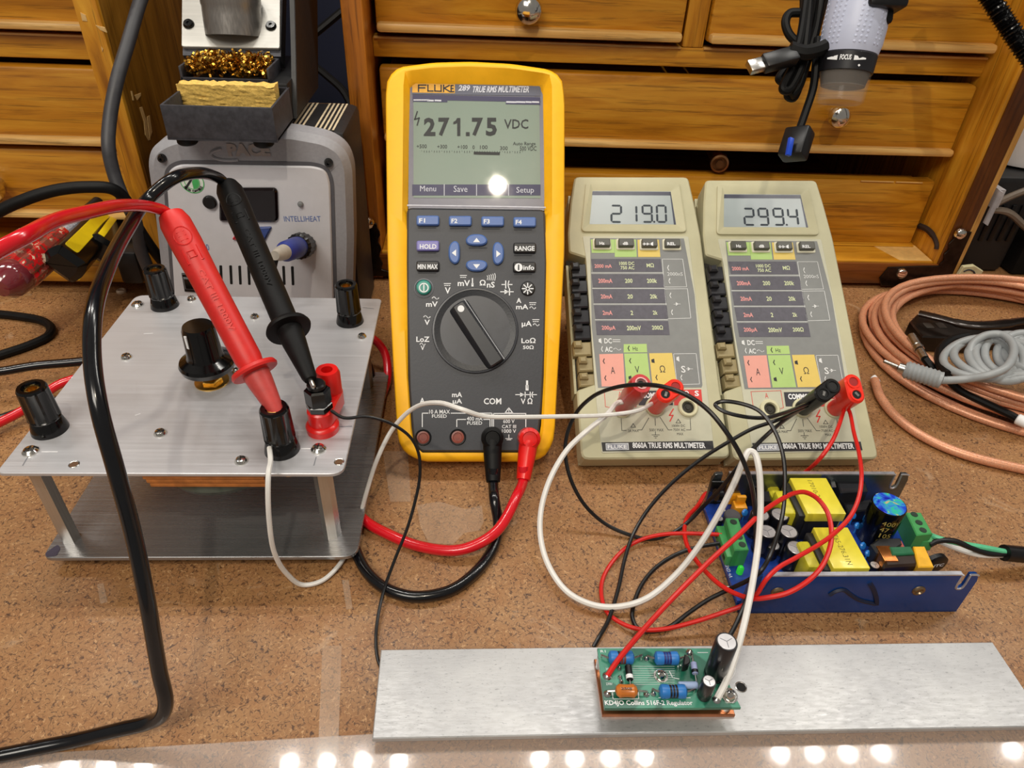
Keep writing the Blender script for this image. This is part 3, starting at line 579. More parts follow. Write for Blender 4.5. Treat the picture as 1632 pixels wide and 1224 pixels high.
def beige_meter(T, label, reading, jacks_open):
    rt = thing('beige_multimeter', label, 'multimeter', T, 'multimeters')
    B = lambda x, y, w_=0.: PB(x, y, w_)
    b2 = lambda pts: [tuple(B(*p).xy) for p in pts]
    body = rpoly(b2([(916, 281), (1097, 281.5), (1107, 325), (1117, 376), (1148, 622), (1164.5, 730), (927, 732), (919.5, 622), (949, 612), (933, 410), (907, 402), (905.5, 371), (910, 320)]), [.003, .003, .002, .002, .003, .004, .004, .0016, 0, 0, .0016, .002, .002], 3)
    g = G().prism(body, -.0150, 0, .0009); lo = b2([(912, 300), (1110, 300), (1163, 728), (929, 730)]); g.prism(lo, -.0180, -.0149)
    g.prism(b2([(912, 285), (1106, 285), (1124, 430), (908, 430)]), -.034, -.0179)
    case = ob('case', g, BEI, rt)
    # side bay and its buttons
    ob('button_bay', G().prism(b2([(905, 404), (938, 406), (952, 613), (919, 622)]), -.0160, -.0085), mk('bay_dark', (40, 38, 34), .6), rt)
    ob('bay_edge', G().prism(b2([(904, 415), (908, 415), (922, 622), (918, 622)]), -.0182, -.006), BEI, rt)
    SB = mk('button_black', (40, 40, 44), .25, var=.1)
    for x0, x1, ya, yb, m in ((909, 935, 419, 441, BLK), (909, 937, 445, 465, BLK), (911, 938, 468, 489, BLK), (912, 940, 492, 514, BLK), (914, 942, 517, 540, BLK), (913, 943, 544, 566, TAN), (921, 946, 569, 591, TAN), (922.5, 949, 595, 615, TAN)):
        m = SB if m is BLK else m; d_ = ob('side_button', G().prism(b2([(x0, ya), (x1, ya-1), (x1+1.5, yb-1), (x0+2, yb)]), -.009, -.0012, .0008), m, rt)
        ob('button_ridge', G().prism(b2([(x0, ya+1), (x0+13, ya), (x0+15, (ya+yb)/2), (x0+2, (ya+yb)/2)]), -.009, .0022, .001), m, d_)
    # display hood
    hw_ = [(941, 294), (1081, 296.5), (1092, 370), (928, 369)]
    lw_ = [(944.4, 304.6), (1068.7, 305.5), (1077.5, 358), (939.5, 357.5)]
    h0 = rpoly(b2(hw_), .0015, 4); h1 = rpoly(b2(lw_), .0008, 4); hi_ = inset(h0[::-1] if False else h0, 0)
    f0 = rpoly(b2([(934, 289.5), (1083, 292), (1094, 371.5), (926, 370.5)]), .003, 4)
    ob('display_bezel', G().loft([[(x, y, .0001) for x, y in f0], [(x, y, .0012) for x, y in f0], [(x, y, .0014) for x, y in h0], [(x, y, .00015) for x, y in h1]], False, False), BEI, rt, 20)
    lc = ob('display', G().prism(b2(lw_), -.002, .0002), LCDB, rt)
    g = G(); quadp(g, PB, [(944.4, 304.8), (1068.7, 305.7), (1069.5, 311.5), (943.6, 311)], .00025); quadp(g, PB, [(1067.5, 306), (1069, 306), (1077.5, 358), (1074, 358)], .00025); ob('display_shadow', g, mk('shadow_navy', (46, 48, 66), .35), lc)  # recess shadow painted along the top and right of the display
    g = G()
    if reading == '219.0': spec = (('2', 974.5, 990), ('1', 1000, 1014.5), ('9', 1024.5, 1039), ('0', 1047.5, 1061.5)); dot = 1042.5
    else: spec = (('2', 974.5, 990), ('9', 998.5, 1013), ('9', 1023, 1038), ('4', 1047, 1061.5)); dot = 1042.5
    for ch, x0, x1 in spec:
        p_, q_, t_ = B(x0, 354), B(x1, 354), B(x0, 328)
        digit(g, ch, p_.x, p_.y, q_.x-p_.x, t_.y-p_.y, .0013, .00034)
    c = B(dot, 354); g.add([(x, y, .00034) for x, y in circ(c.x, c.y, .0007, 10)], [list(range(10))]); ob('reading', g, SEGM, lc)
    assert True
    # key row and label panel
    W0 = .00035
    pl_ = rpoly(b2([(928, 376.6), (1097, 377), (1126, 612), (1138.5, 718), (958.5, 722.5), (950, 640), (944, 560), (934, 415)]), .0012, 3)
    ob('face_panel', G().prism(pl_, -.001, W0, .0002), BEI2, rt)
    g = G(); w0 = W0+.0001; quadp(g, PB, [(940.5, 379.5), (1090, 380), (1107, 470), (1119.5, 614), (1118, 617.5), (953, 618), (943, 520)], w0); gl_ = ob('grey_label', g, GP, rt)
    w1 = w0+.0001
    def patch(pts, m, nm='colour_patch', w_=w1): g = G(); quadp(g, PB, pts, w_); return ob(nm, g, m, gl_)
    patch([(941.5, 381.5), (979, 381.5), (979.5, 403), (943, 403)], GRN); patch([(979.5, 381.5), (1013.5, 381.7), (1015, 409.5), (979.8, 409.5)], GRN); patch([(1016, 382), (1050, 382), (1052.5, 409.5), (1017, 409.5)], YLW)
    for y0, y1, xa, xb, x2 in ((412.6, 433, 942, 945, 1053), (437, 458, 942.5, 945, 1057), (461, 483, 944.5, 946.5, 1060), (486.5, 508, 946.6, 949, 1062.5), (511.5, 534, 949, 951, 1065)): patch([(xa, y0), (x2, y0), (x2+2.5, y1), (xb, y1)], DG, 'range_band')
    patch([(994, 548.5), (1030.5, 548), (1031.5, 561.5), (994, 562)], GRN); patch([(955, 564.5), (993, 563.5), (996, 615.5), (959, 616)], PIK); patch([(994.8, 563.5), (1031.5, 563), (1037.5, 615), (998.8, 615.5)], GRN); patch([(1034.5, 563), (1071, 562.5), (1079, 614.5), (1040, 615)], YLW)
    g = G()
    for ya_, xa_, xb_ in ((435, 942.5, 1056), (459.5, 944, 1059), (484.7, 946, 1062), (509.7, 948.5, 1064)): linep(g, PB, [(xa_, ya_), (xb_, ya_)], .0003, w1)
    for pts in ([(1055.5, 413), (1088, 413), (1094.5, 457), (1058.5, 457.5), (1055.5, 413)], [(1059, 460.5), (1095.5, 460), (1101, 507), (1064, 508), (1059, 460.5)], [(1073.5, 564), (1109.5, 563.5), (1115, 612), (1079, 613), (1073.5, 564)]): linep(g, PB, pts, .0003, w1)
    TT = lambda gg, s_, x0, x1, y0, y1, b_=.02: txt(gg, PB, s_, x0, x1, y0, y1, w1+.00008, b_)
    TT(g, 'DC', 963, 975, 539, 547.5, .03); linep(g, PB, [(977, 541.5), (988, 541.5)], .0004, w1); linep(g, PB, [(977, 544.5), (988, 544.5)], .0004, w1); TT(g, 'AC', 964, 976, 552.6, 561, .03); linep(g, PB, [(978+k*1.4, 556.5-1.6*math.sin(2*PI*k/8)) for k in range(9)], .0004, w1)
    for x, y in ((954, 543), (1078, 572)): quadp(g, PB, [(x, y-2.5), (x+4, y-4), (x+5, y+4.5), (x, y+2)], w1+.0001)
    TT(g, 'S', 1085.5, 1092.5, 583, 594, .02); linep(g, PB, [(1094, 588), (1104, 588)], .0003, w1+.0001); quadp(g, PB, [(1096, 585), (1101, 588), (1096, 591)], w1+.0001)
    for x, y in ((1064, 427), (1066, 448), (1067.5, 471), (1070, 498), (958.5, 556.5), (1085, 602)): linep(g, PB, [(x+1.5, y-4), (x, y), (x+1.8, y+3.5)], .0005, w1+.0001)
    TT(g, '2000nS', 1063.5, 1088, 434, 439.5, 0); linep(g, PB, [(1074, 485), (1084, 484.5)], .0003, w1+.0001); quadp(g, PB, [(1077, 481.5), (1082, 484.6), (1077, 487.5)], w1+.0001)
    ob('lettering', g, mk('label_white', (214, 216, 216), .5, var=.02), gl_)
    g = G()
    for s_, x0, x1, y0, y1 in (('2000 mA', 947.5, 975, 421, 427), ('200mA', 953.5, 976, 444, 451), ('20mA', 957.5, 976, 469, 476), ('2mA', 960.5, 976, 495, 502), ('200µA', 959, 981, 519, 527)): TT(g, s_, x0, x1, y0, y1)
    ob('lettering', g, PNKT, gl_); g = G()
    for s_, x0, x1, y0, y1 in (('1000 DC', 987, 1011, 417, 422.5), ('750 AC', 989, 1011, 424, 429.5), ('MΩ', 1030.5, 1042, 419.5, 426), ('200', 996, 1008, 444, 451), ('200k', 1031, 1047, 444, 451), ('20', 1000, 1008.5, 469, 476), ('20k', 1036, 1047.5, 469, 476), ('2', 1005, 1009, 495, 502), ('2k', 1040.5, 1048, 495, 501.5), ('200mV', 999, 1021.5, 519, 526.5), ('200Ω', 1039, 1056.5, 518.5, 525.5)): TT(g, s_, x0, x1, y0, y1)
    ob('lettering', g, GRNT, gl_); g = G()
    for s_, x0, x1, y0, y1 in (('A', 973.5, 980, 584.5, 595.5), ('V', 1012, 1019, 583.5, 594.5), ('Ω', 1051.5, 1060, 582.5, 593.5), ('Hz', 1008.5, 1016.5, 552.5, 558.5)): TT(g, s_, x0, x1, y0, y1, 0.)
    for x, y in ((962, 575.5), (964.5, 602.5), (1004, 575), (1046, 601.5), (1001.5, 555)): linep(g, PB, [(x+1, y-3.5), (x-.5, y), (x+1.3, y+3.5)], .0005, w1+.0001)
    for x, y in ((1040.5, 575), (1004, 602)): quadp(g, PB, [(x-2.5, y-2), (x+2, y-3.5), (x+3, y+3.5), (x-2, y+2.5)], w1+.0001)
    ob('lettering', g, INK, gl_)
    KM = mk('key_grey', (84, 84, 78), .45, var=.06)
    for x0, y0, s_, ta, tb in ((946.5, 384, 'Hz', 9, 18), (984, 384.3, 'dB', 8.5, 18), (1021, 384.8, '', 4, 21), (1057.5, 384.8, 'REL', 6, 20)):
        ob('key_frame', G().prism(rpoly(b2([(x0-2.5, y0-2.5), (x0+26, y0-2.5), (x0+28, y0+15), (x0-2, y0+15)]), .001, 3), W0, W0+.0008, .0003), mk('key_frame_cream', (214, 212, 190), .5), rt)
        kk = ob('range_key', G().prism(rpoly(b2([(x0, y0), (x0+24, y0), (x0+25, y0+12.5), (x0+.5, y0+12.5)]), .0008, 3), W0, .0036, .0005), KM, rt)
        g = G()
        if s_: txt(g, PB, s_, x0+ta, x0+tb-1, y0+1.2, y0+6, .0037, .03)
        else:
            linep(g, PB, [(x0+4, y0+4), (x0+14, y0+4)], .0005, .0037); quadp(g, PB, [(x0+5, y0+1.5), (x0+9, y0+4), (x0+5, y0+6.5)], .0037); quadp(g, PB, [(x0+10, y0+1.5), (x0+14, y0+4), (x0+10, y0+6.5)], .0037); quadp(g, PB, [(x0+16, y0+2.5), (x0+20, y0+.5), (x0+20, y0+7), (x0+16, y0+5.5)], .0037)
        ob('lettering', g, WHT, kk)
    # jacks and their markings
    for x, y in ((991, 651), (1044, 649), (1096, 650)):
        c = B(x, y, W0); j = ob('jack', G().lathe([(.0056, -.001), (.0056, .0012), (.005, .0018), (.0038, .0018), (.0034, .001), (.0034, .0002), (0, .0002)], 28, M.Translation(c)), [mk('jack_cream', (206, 202, 168), .45)], rt)
        ob('jack_socket', G().lathe([(.0033, .0002), (.0033, .0006), (.0026, .0008), (.0022, .00032), (.0014, .00032), (.0012, .0007), (0, .0007)], 20, M.Translation(c)), mk('socket_dark', (44, 41, 32), .5, .2), j)
    g = G(); quadp(g, PB, [(1016.5, 623), (1071, 622), (1072.5, 645.5), (1018, 646)], w0); ob('common_patch', g, mk('patch_black', (44, 44, 52), .5), rt)
    g = G(); quadp(g, PB, [(1073, 621.5), (1117.5, 620.5), (1120, 646), (1074.5, 646)], w0); ob('volt_patch', g, LRED, rt)
    g = G(); txt(g, PB, 'COMMON', 1023, 1063, 625.5, 634.5, w1, .04); txt(g, PB, 'V', 1079, 1085, 623, 631.5, w1, .03); txt(g, PB, 'Ω', 1090.5, 1098, 622.8, 631.4, w1, .03); txt(g, PB, 'S', 1107, 1114, 622.5, 631.2, w1, .03); ob('lettering', g, WHT, rt)
    g = G(); linep(g, PB, [(975, 650), (965, 648), (963, 622), (1012, 620.5), (1014, 648), (1007, 650)], .0003, w0); txt(g, PB, 'A', 985.5, 990.5, 624, 632.5, w0, 0.); linep(g, PB, [(1073, 652), (1067, 662), (1072.5, 662), (1068, 671)], .0007, w0); ob('red_marks', g, LRED, rt)
    g = G()
    for pts in ([(990, 667), (991, 686), (998, 686)], [(1034, 666), (1023, 685), (1017, 685)], [(1044, 667), (1044.5, 678)], [(1052, 665), (1065, 685), (1071, 685)], [(1100, 667), (1101, 685), (1094, 685)], [(1044.5, 688), (1044.5, 693)], [(1039, 693), (1051, 693)], [(1042, 695.5), (1048, 695.5)], [(1044, 698), (1046, 698)]): linep(g, PB, pts, .0003, w0)
    for x, y in ((1009, 678), (1081, 671)): linep(g, PB, [(x-3.5, y+3), (x, y-3), (x+4, y+3), (x-3.5, y+3)], .0003, w0)
    for s_, x0, x1, y0, y1 in (('2A MAX', 1001, 1018, 684.5, 688.5), ('500V MAX', 1035, 1057.5, 683, 687.5), ('1000V DC', 1071, 1092, 676.5, 680.5), ('750V AC', 1073, 1092, 683, 687), ('MAX', 1079, 1089, 689.5, 693.5)): txt(g, PB, s_, x0, x1, y0, y1, w0, 0.)
    ob('lettering', g, INK, rt)
    g = G(); quadp(g, PB, [(958.5, 705), (1136, 702.5), (1138, 716.5), (960.5, 719.5)], w0); nb = ob('name_bar', g, mk('bar_black', (38, 38, 42), .45), rt)
    g = G(); quadp(g, PB, [(965, 706.5), (1001.5, 706), (1002.5, 717), (966, 717.5)], w1); ob('logo_frame', g, mk('logo_grey', (206, 210, 214), .4), nb)
    g = G(); quadp(g, PB, [(966.3, 708), (1000.3, 707.6), (1001, 716), (967, 716.3)], w1+.00006); ob('logo_field', g, mk('logo_field', (150, 154, 166), .4), nb)
    g = G(); txt(g, PB, 'FLUKE', 968.5, 999, 709, 715, w1+.00012, .03); txt(g, PB, '8060A TRUE RMS MULTIMETER', 1008, 1124, 705, 714.3, w1, .03); ob('lettering', g, WHT, nb)
    ob('tilt_bail', G().tube([(-.03, .120, -.033), (-.03, .122, -.0945), (.03, .122, -.0945), (.03, .120, -.033)], .0016, 8), STEEL, rt)
    return rt
m1 = beige_meter(PB.m, 'beige multimeter showing 219.0 with two red plugs in its jacks', '219.0', 1)
sh = PB.w(0, 0)+V((P(1402, 730, .016).x-P(1166, 730, .016).x, 0, 0)); T2 = PB.m.copy()
for i in range(3): T2[i][3] = sh[i]
m2 = beige_meter(T2, 'beige multimeter showing 299.4 with a black and a red plug in its jacks', '299.4', 2)
DX2 = sh-PB.o
# ================================================================== soldering station
PS = Plane((-.13, .41, .0), 90)
st = thing('soldering_station', 'grey soldering station with dark display behind the silver plate box', 'soldering station', PS.m)
S_ = lambda x, y, w_=0.: PS(x, y, w_)
s2 = lambda pts: [tuple(S_(*p).xy) for p in pts]
GB = mk('bezel_grey', (150, 150, 156), .55, var=.05, scale=500, bmp=.08); GW = mk('panel_white', (206, 206, 212), .45, var=.02)
bez = s2([(232, 262), (238, 238), (262, 222), (300, 214), (458, 209.5), (520, 221), (549, 240), (560, 270), (563, 380), (561, 470)]) + [(S_(558, 470).x-.010, .002), (S_(258, 468).x-.016, .002)] + s2([(258, 468), (246, 359)])
bez = rpoly(bez, [.006, .006, .006, .006, .006, .008, .008, .008, .004, .0, .004, .004, 0, .004], 4)
ob('front_bezel', G().prism(bez, -.016, 0, .004), GB, st)
zt_ = S_(440, 213).y
ob('body', G().box(S_(256, 300).x+.004, S_(556, 300).x-.002, .0008, zt_-.003, -.078, -.0155, .004), mk('body_black', (26, 26, 28), .5, var=.1), st)
g = G()
ytop = zt_-.0028
for xa, xb in (((470, 180), (463, 207)), ((479, 180), (470, 208)), ((487, 187), (477, 209)), ((513, 180), (497, 213)), ((521, 180), (504, 214.5)), ((529, 180), (511, 216)), ((537, 180), (518, 218)), ((545, 180), (524, 220))):
    x = P(*xb, z=ytop).x-PS.o.x; g.box(x-.0006, x+.0006, ytop, ytop+.0002, -.074, -.018)
ob('printed_stripes', g, mk('stripe_cream', (206, 190, 160), .5), st, kind='stuff')
pn = rpoly(s2([(267, 290), (270, 270), (287, 261), (500, 264), (520, 270), (526.5, 290), (532, 471)]) + [(S_(532, 471).x-.006, .012), (S_(279, 463).x-.008, .012)] + s2([(279, 463)]), [.004, .006, .006, .006, .006, .006, 0, .002, .002, 0], 4)
ob('panel_groove', G().prism(inset(pn if sum(a[0]*b[1]-a[1]*b[0] for a, b in zip(pn, pn[1:]+pn[:1])) > 0 else pn[::-1], -.0022), -.004, .0004), mk('groove_grey', (84, 84, 90), .5), st)
fp = ob('front_panel', G().prism(pn, -.004, .0016, .0008), GW, st)
DSP = mk('display_red_black', (14, 3, 6), .2, spec=.3)
ob('display', G().prism(rpoly(s2([(352, 297), (439, 297), (443.5, 301), (445, 346), (440, 351), (352, 350)]), .002, 3), .001, .004, .0012), DSP, st)
def sdisc(px, py, r, prof, m, name, par=st, w0=.0016, n=24):
    c = S_(px, py, w0); k = (S_(px+r, py, w0)-c).length; return ob(name, G().lathe([(k*a_, b_) for a_, b_ in prof], n, M.Translation(c)), m, par)
sdisc(335, 321.6, 11, [(1, -.001), (1, .0016), (.85, .0024), (0, .0026)], BLK, 'round_button')
sdisc(479, 325, 4.6, [(1, -.001), (1, .001), (.6, .0024), (0, .0028)], mk('lamp_grey', (120, 122, 124), .2), 'indicator_lamp')
for pts, m in (([(406, 360), (435, 359), (421, 386)], mk('arrow_blue', (52, 74, 140), .4)), ([(371, 379), (386, 360), (398, 382)], mk('arrow_red', (196, 50, 60), .4))):
    ob('arrow_button', G().prism(rpoly(s2(pts), .0014, 3), .001, .0034, .0008), m, st)
g = G(); txt(g, PS, 'INTELLIHEAT', 452.5, 511, 344.5, 353, .0018, .0); txt(g, PS, 'ST 50', 310, 333, 389, 399, .0018, .0); ob('lettering', g, mk('print_blue', (92, 116, 176), .5), st)
g = G(); txt(g, PS, 'PACE', 362, 430, 229, 249.5, .0006, .06); ob('raised_letters', g, mk('logo_tan', (150, 140, 136), .5), st)
g = G()
e_ = [S_(366+30*math.cos(t), 246+10*math.sin(t), .0004) for t in [PI*.35+PI*1.0*k/16 for k in range(17)]]; g.tube(e_, .0008, 5); ob('logo_swoosh', g, GB, st)
for x, y in ((259, 251.5), (524, 258.6)): sdisc(x, y, 7.2, [(1, -.001), (1, .0012), (.7, .003), (.3, .003), (.25, .0018), (0, .0018)], BLKG, 'screw', w0=-.0002)
for x0, y0 in ((350.7, 421), (366.4, 421), (380.8, 421.5), (395, 422), (409, 422.5), (423, 422.5), (437, 422), (450.5, 422), (464.4, 422.5)):
    g = G(); g.prism(rpoly(s2([(x0, y0), (x0+4.4, y0), (x0+5.6, y0+30), (x0+1.6, y0+30)]), .0006, 3), .0014, .00175); ob('vent_slot', g, DARK, st)
sw = ob('power_switch', G().prism(s2([(291, 433), (318, 434), (322, 464), (296, 462)]), .001, .0028, .0006), BLK, st)
ob('switch_rocker', G().prism(s2([(294, 437), (312, 438), (315, 458), (298, 457)]), .0026, .0046, .001), BLKG, sw)
c = S_(306, 290, .0018); rr = (S_(325, 290, .0018)-c).length
stk = ob('round_sticker', G().add([(x, y, c.z) for x, y in circ(c.x, c.y, rr, 36)], [list(range(36))]), mk('sticker_white', (220, 226, 220), .5), st)
g = G()
for r1, r0 in ((1, .93), (.66, .60)): g.loft([[(x, y, c.z+.0001) for x, y in circ(c.x, c.y, rr*r1, 36)], [(x, y, c.z+.0001) for x, y in circ(c.x, c.y, rr*r0, 36)]], False, False)
ob('sticker_ring', g, mk('sticker_green', (70, 176, 96), .5), stk, kind='stuff')
g = G(); fan = [(c.x+rr*.58*math.cos(t), c.y+rr*.58*math.sin(t), c.z+.00012) for t in [PI*k/12 for k in range(-6, 5)]]; g.add([(c.x, c.y, c.z+.00012)]+fan, [(0, i+1, i+2) for i in range(len(fan)-1)]); ob('sticker_sector', g, MATS['sticker_green'], stk)
g = G(); linep(g, PS, [(296, 300), (308, 281)], .0012, c.z+.0002)
for k, ch in enumerate('SOLDER COMPATIBLE'):
    if ch == ' ': continue
    t = math.radians(212+k*7.3); q = V((c.x+rr*.80*math.cos(t), c.y+rr*.80*math.sin(t), 0)); h = rr*.11
    txl(g, ch, -h*.7, h*.7, -h, h, c.z+.0002, .03, T=M.Translation(q) @ M.Rotation(t+PI/2, 4, 'Z'))
ob('lettering', g, INK, stk, kind='stuff')
k0 = PS.w(*S_(484, 390, .0016)); k1 = D(447, 404, .398)
kd = (k1-k0).normalized(); KL = (k1-k0).length
cn = wob('connector', G().lathe([(.0078, 0), (.0078, .010), (.0066, .0112), (.0066, .012)], 36, axis(k0, k1), wave=lambda i, z: 1+.035*(-1)**i), mk('knurl_black', (22, 22, 24), .35), st)
sub('connector_barrel', G().lathe([(.0062, .011), (.0064, .016), (.0060, KL*.78), (.0048, KL*.86)], 24, axis(k0, k1)), mk('barrel_blue', (44, 58, 140), .35), st, cn)
sub('strain_relief', G().lathe([(.0046, KL*.82), (.0040, KL*1.05), (.0026, KL*1.22)], 20, axis(k0, k1)), mk('relief_grey', (176, 168, 156), .5), st, cn)
sub('cable', G().tube(spline([k0+kd*KL*1.15, D(437, 422, .392), D(434, 440, .392), D(432, 462, .394), D(432, 476, .396)]), .0017, 8), BLKR, st, cn)
# ------------------------------------------------------------------ iron stand with sponge tray
ZS = zt_+.0005
stand = thing('iron_stand', 'black soldering iron stand with sponge tray and aluminium plate on the station', 'stand', V((-.14, .43, ZS)))
TB = mk('tray_black', (62, 62, 68), .55, .3, var=.25, scale=260)
Y0 = .390; f_ = [P(258, 167, y=Y0), P(436, 170, y=Y0), P(440, 227.5, y=Y0), P(264, 224.5, y=Y0)]
x0, x1 = (f_[0].x+f_[3].x)/2, (f_[1].x+f_[2].x)/2; ztp, zbt = f_[0].z, f_[2].z
Y1 = .432
g = G(); t = .0014
g.box(x0, x1, Y0, Y0+t, zbt, ztp, .0004).box(x0, x0+t, Y0+t, Y1, zbt, ztp, .0004).box(x1-t, x1, Y0+t, Y1, zbt, ztp, .0004).box(x0, x1, Y1-t, Y1, zbt, ztp).box(x0, x1, Y0, Y1, zbt, zbt+t)
wob('sponge_tray', g, TB, stand)
for px in (299, 420):
    c = P(px, 230, y=Y0+.006); wob('foot', G().cyl((c.x, Y0+.007, zbt-.0042), (c.x, Y0+.007, zbt+.0005), .0055, 18, ch=.001), BLKR, stand)
wob('base_block', G().box(x0+.004, x1-.001, Y1, .503, ZS+.0002, ztp+.002, .001), mk('stand_black', (20, 20, 21), .5), stand)
WB0, WB1 = .4325, .460; zw = P(300, 135, y=WB0).z; zr = max(ztp+.008, P(368, 90, y=WB1).z)
wx0, wx1 = P(299, 110, y=.446).x, P(438, 110, y=.446).x
g = G(); g.box(wx0, wx1, WB0, WB0+t, ztp, zr-.006).box(wx0, wx0+t, WB0, WB1, ztp, zr, .0004).box(wx1-t, wx1, WB0, WB1, ztp, zr, .0004).box(wx0, wx1, WB1-t, WB1, ztp, zr, .0004)
wob('wool_box', g, TB, stand)
# brass wool: many short curls
g = G(); rnd = random.Random(3)
for k in range(900):
    c = V((rnd.uniform(wx0+.003, wx1-.003), rnd.uniform(WB0+.003, WB1-.002), 0)); c.z = ztp+.003+rnd.random()**.6*(zr-ztp+.001)*(.75+.25*math.sin((c.x-wx0)/(wx1-wx0)*PI))
    a_ = rnd.uniform(0, 6.3); r = rnd.uniform(.0010, .0024); tl = V((rnd.uniform(-1, 1), rnd.uniform(-1, 1), rnd.uniform(-1, 1))).normalized(); u = tl.orthogonal().normalized(); v = tl.cross(u); L = []
    for i in range(5):
        t_ = a_+i*.8; L.append(c+(u*math.cos(t_)+v*math.sin(t_))*r+tl*i*.0002)
    wd = tl*.0006
    g.add([p_ for q in L for p_ in (q-wd, q+wd)], [(2*i, 2*i+2, 2*i+3, 2*i+1) for i in range(4)])
bw = ob('brass_wool', g, mk('brass_wool', (196, 150, 62), .26, 1., var=.6, scale=500), kind='stuff'); tag(bw, 'tangled brass wool curls in the box behind the sponge', 'brass wool')
g = G(); g.box(-.028, .028, -.0048, .0048, 0, .0115, .0016)
bm = bmesh.new(); bmesh.ops.create_cube(bm, size=1); bmesh.ops.subdivide_edges(bm, edges=bm.edges[:], cuts=26, use_grid_fill=True)
sa, sb = P(283, 137, y=Y1-.012), P(438, 137, y=Y1-.012); sx = (sb.x-sa.x)/2; sh_ = zr-zbt
for v in bm.verts:
    q = v.co; x_, y_, z_ = q.x*2*sx, q.y*.009, (q.z+.5)*(P(360, 134, y=Y1-.010).z-zbt-t)
    n_ = mnoise.noise(V((x_*380, y_*300, z_*900)))*.0010+mnoise.noise(V((x_*900, 3, z_*1700)))*.0007
    v.co = V(((sa.x+sb.x)/2+x_, Y1-.0095+y_+(n_ if abs(q.y) > .49 else 0), zbt+t+.0002+z_+(n_ if q.z > .49 else 0)))
g = G(); g.bm(bm); spm = mk('sponge_yellow', (226, 188, 98), .85, var=.18, scale=700, bmp=.8)
tag(ob('sponge', g, spm, ang=70), 'yellow cleaning sponge standing on edge in the black tray', 'sponge')
# plate with tube holder
PP = Plane((P(368, 76, y=.462).x, .462, P(368, 76, y=.462).z), 38)
q2 = lambda pts: [tuple(PP(*p_).xy) for p_ in pts]
ALU = brushed('plate_alu', (186, 184, 178), .42, 'X', .55)
g = G(); g.T = PP.m; g.prism(rpoly(q2([(289, 74), (446, 77), (447, -40), (290, -40)]), [.0015, .0015, 0, 0], 3), -.0018, 0, .0003); plate = wob('holder_plate', g, ALU, stand)
g = G(); g.T = PP.m; g.prism(q2([(289, 84), (446, 86), (449, -30), (288, -30)]), -.012, -.0022); wob('holder_frame', g, TB, stand)
for x, y in ((301, 39), (432, 42)):
    c = PP(x, y); g = G(); g.T = PP.m; g.lathe([(.0033, 0), (.0033, .0006), (.0026, .0018), (.001, .0018), (.0008, .001), (0, .001)], 20, M.Translation(c)); sub('screw', g, BLKG, stand, plate)
c = PP(372, 40); pp0 = PP.w(*c); up = V((0, .25, 1)).normalized()
tb = wob('holder_tube', G().lathe([(.0165, -.006), (.0168, .004), (.0168, .0095), (.0172, .0105), (.0172, .0160), (.0150, .0175), (.0118, .0175), (.0112, .014), (.0105, .0)], 40, axis(pp0, pp0+up)), brushed('tube_alu', (150, 146, 142), .36, 'Z', .8), stand)
wob('side_plate', G().prism([(.434, ztp-.018), (.503, ztp-.018), (.560, ztp+.075), (.486, ztp+.075), (.452, ztp+.012)], x1-.0015, x1+.0015, .0004, T=M(((0, 0, 1, 0), (1, 0, 0, 0), (0, 1, 0, 0), (0, 0, 0, 1)))), MATS['stand_black'], stand)
for pts in (((470, 76), (500, 55), (545, 18)), ((470, 84), (520, 120), (556, 160))):
    cd = G().tube(spline([D(x, y, .62) for x, y in pts]+([V((-.098, .60, .0045))] if pts[1][1] > 60 else [])), .0034, 8); tag(ob('black_cable', cd, BLKR), ('black cord rising behind the stand against the navy wall' if pts[1][1] == 55 else 'black cord dropping behind the stand against the navy wall'), 'cord', 'cords behind the iron stand')
# ================================================================== plate box with binding posts
bx = thing('resistance_box', 'silver test box of two aluminium plates with binding posts and knob', 'test box', V((-.126, .29, .0)))
AP = brushed('top_alu', (196, 196, 200), .38, 'X', .42, .05); AB = brushed('base_alu', (164, 164, 166), .26, 'X', .80, .03)
ZT, ZB = .063, .010; BX0, BX1, BY0, BY1 = -.1955, -.0548, .2165, .3635
top = G()
outer = rpoly([(BX0, BY0), (BX1, BY0), (BX1, BY1), (BX0, BY1)], [.003, .006, .003, .006], 5)
tp = wob('top_plate', top.prism(outer, ZT-.0016, ZT, .0003), AP, bx)
bt = wob('base_plate', G().prism(rpoly([(BX0, BY0), (BX1+.0008, BY0), (BX1+.0008, BY1), (BX0, BY1)], [.004, .007, .004, .006], 5), ZB-.002, ZB, .0003), AB, bx)
sub('marker_blot', G().prism(rpoly([tuple(P(*q, z=ZB).xy) for q in ((72, 882), (92, 868), (97, 874), (90, 886), (74, 888))], .001, 3), ZB-.0001, ZB+.0002), mk('blot', (62, 56, 74), .6), bx, bt)
for x, y in ((BX0+.014, BY0+.014), (BX1-.014, BY0+.014), (BX0+.014, BY1-.014), (BX1-.014, BY1-.014)):
    wob('foot', G().cyl((x, y, .0003), (x, y, ZB-.002), .006, 18, ch=.001), BLKR, bx)
SO = brushed('post_alu', (196, 194, 190), .3, 'Z', .85)
sR, sL = P(530, 850, ZB), P(113, 857, ZB)
for x, y in ((sR.x, sR.y), (sL.x, sL.y), (sL.x+.003, BY1-.014), (sR.x+.001, BY1-.014)):
    wob('standoff', G().prism(circ(0, 0, .0042, 6), ZB, ZT-.0016, T=M.Translation((x, y, 0)) @ M.Rotation(.2, 4, 'Z')), SO, bx)
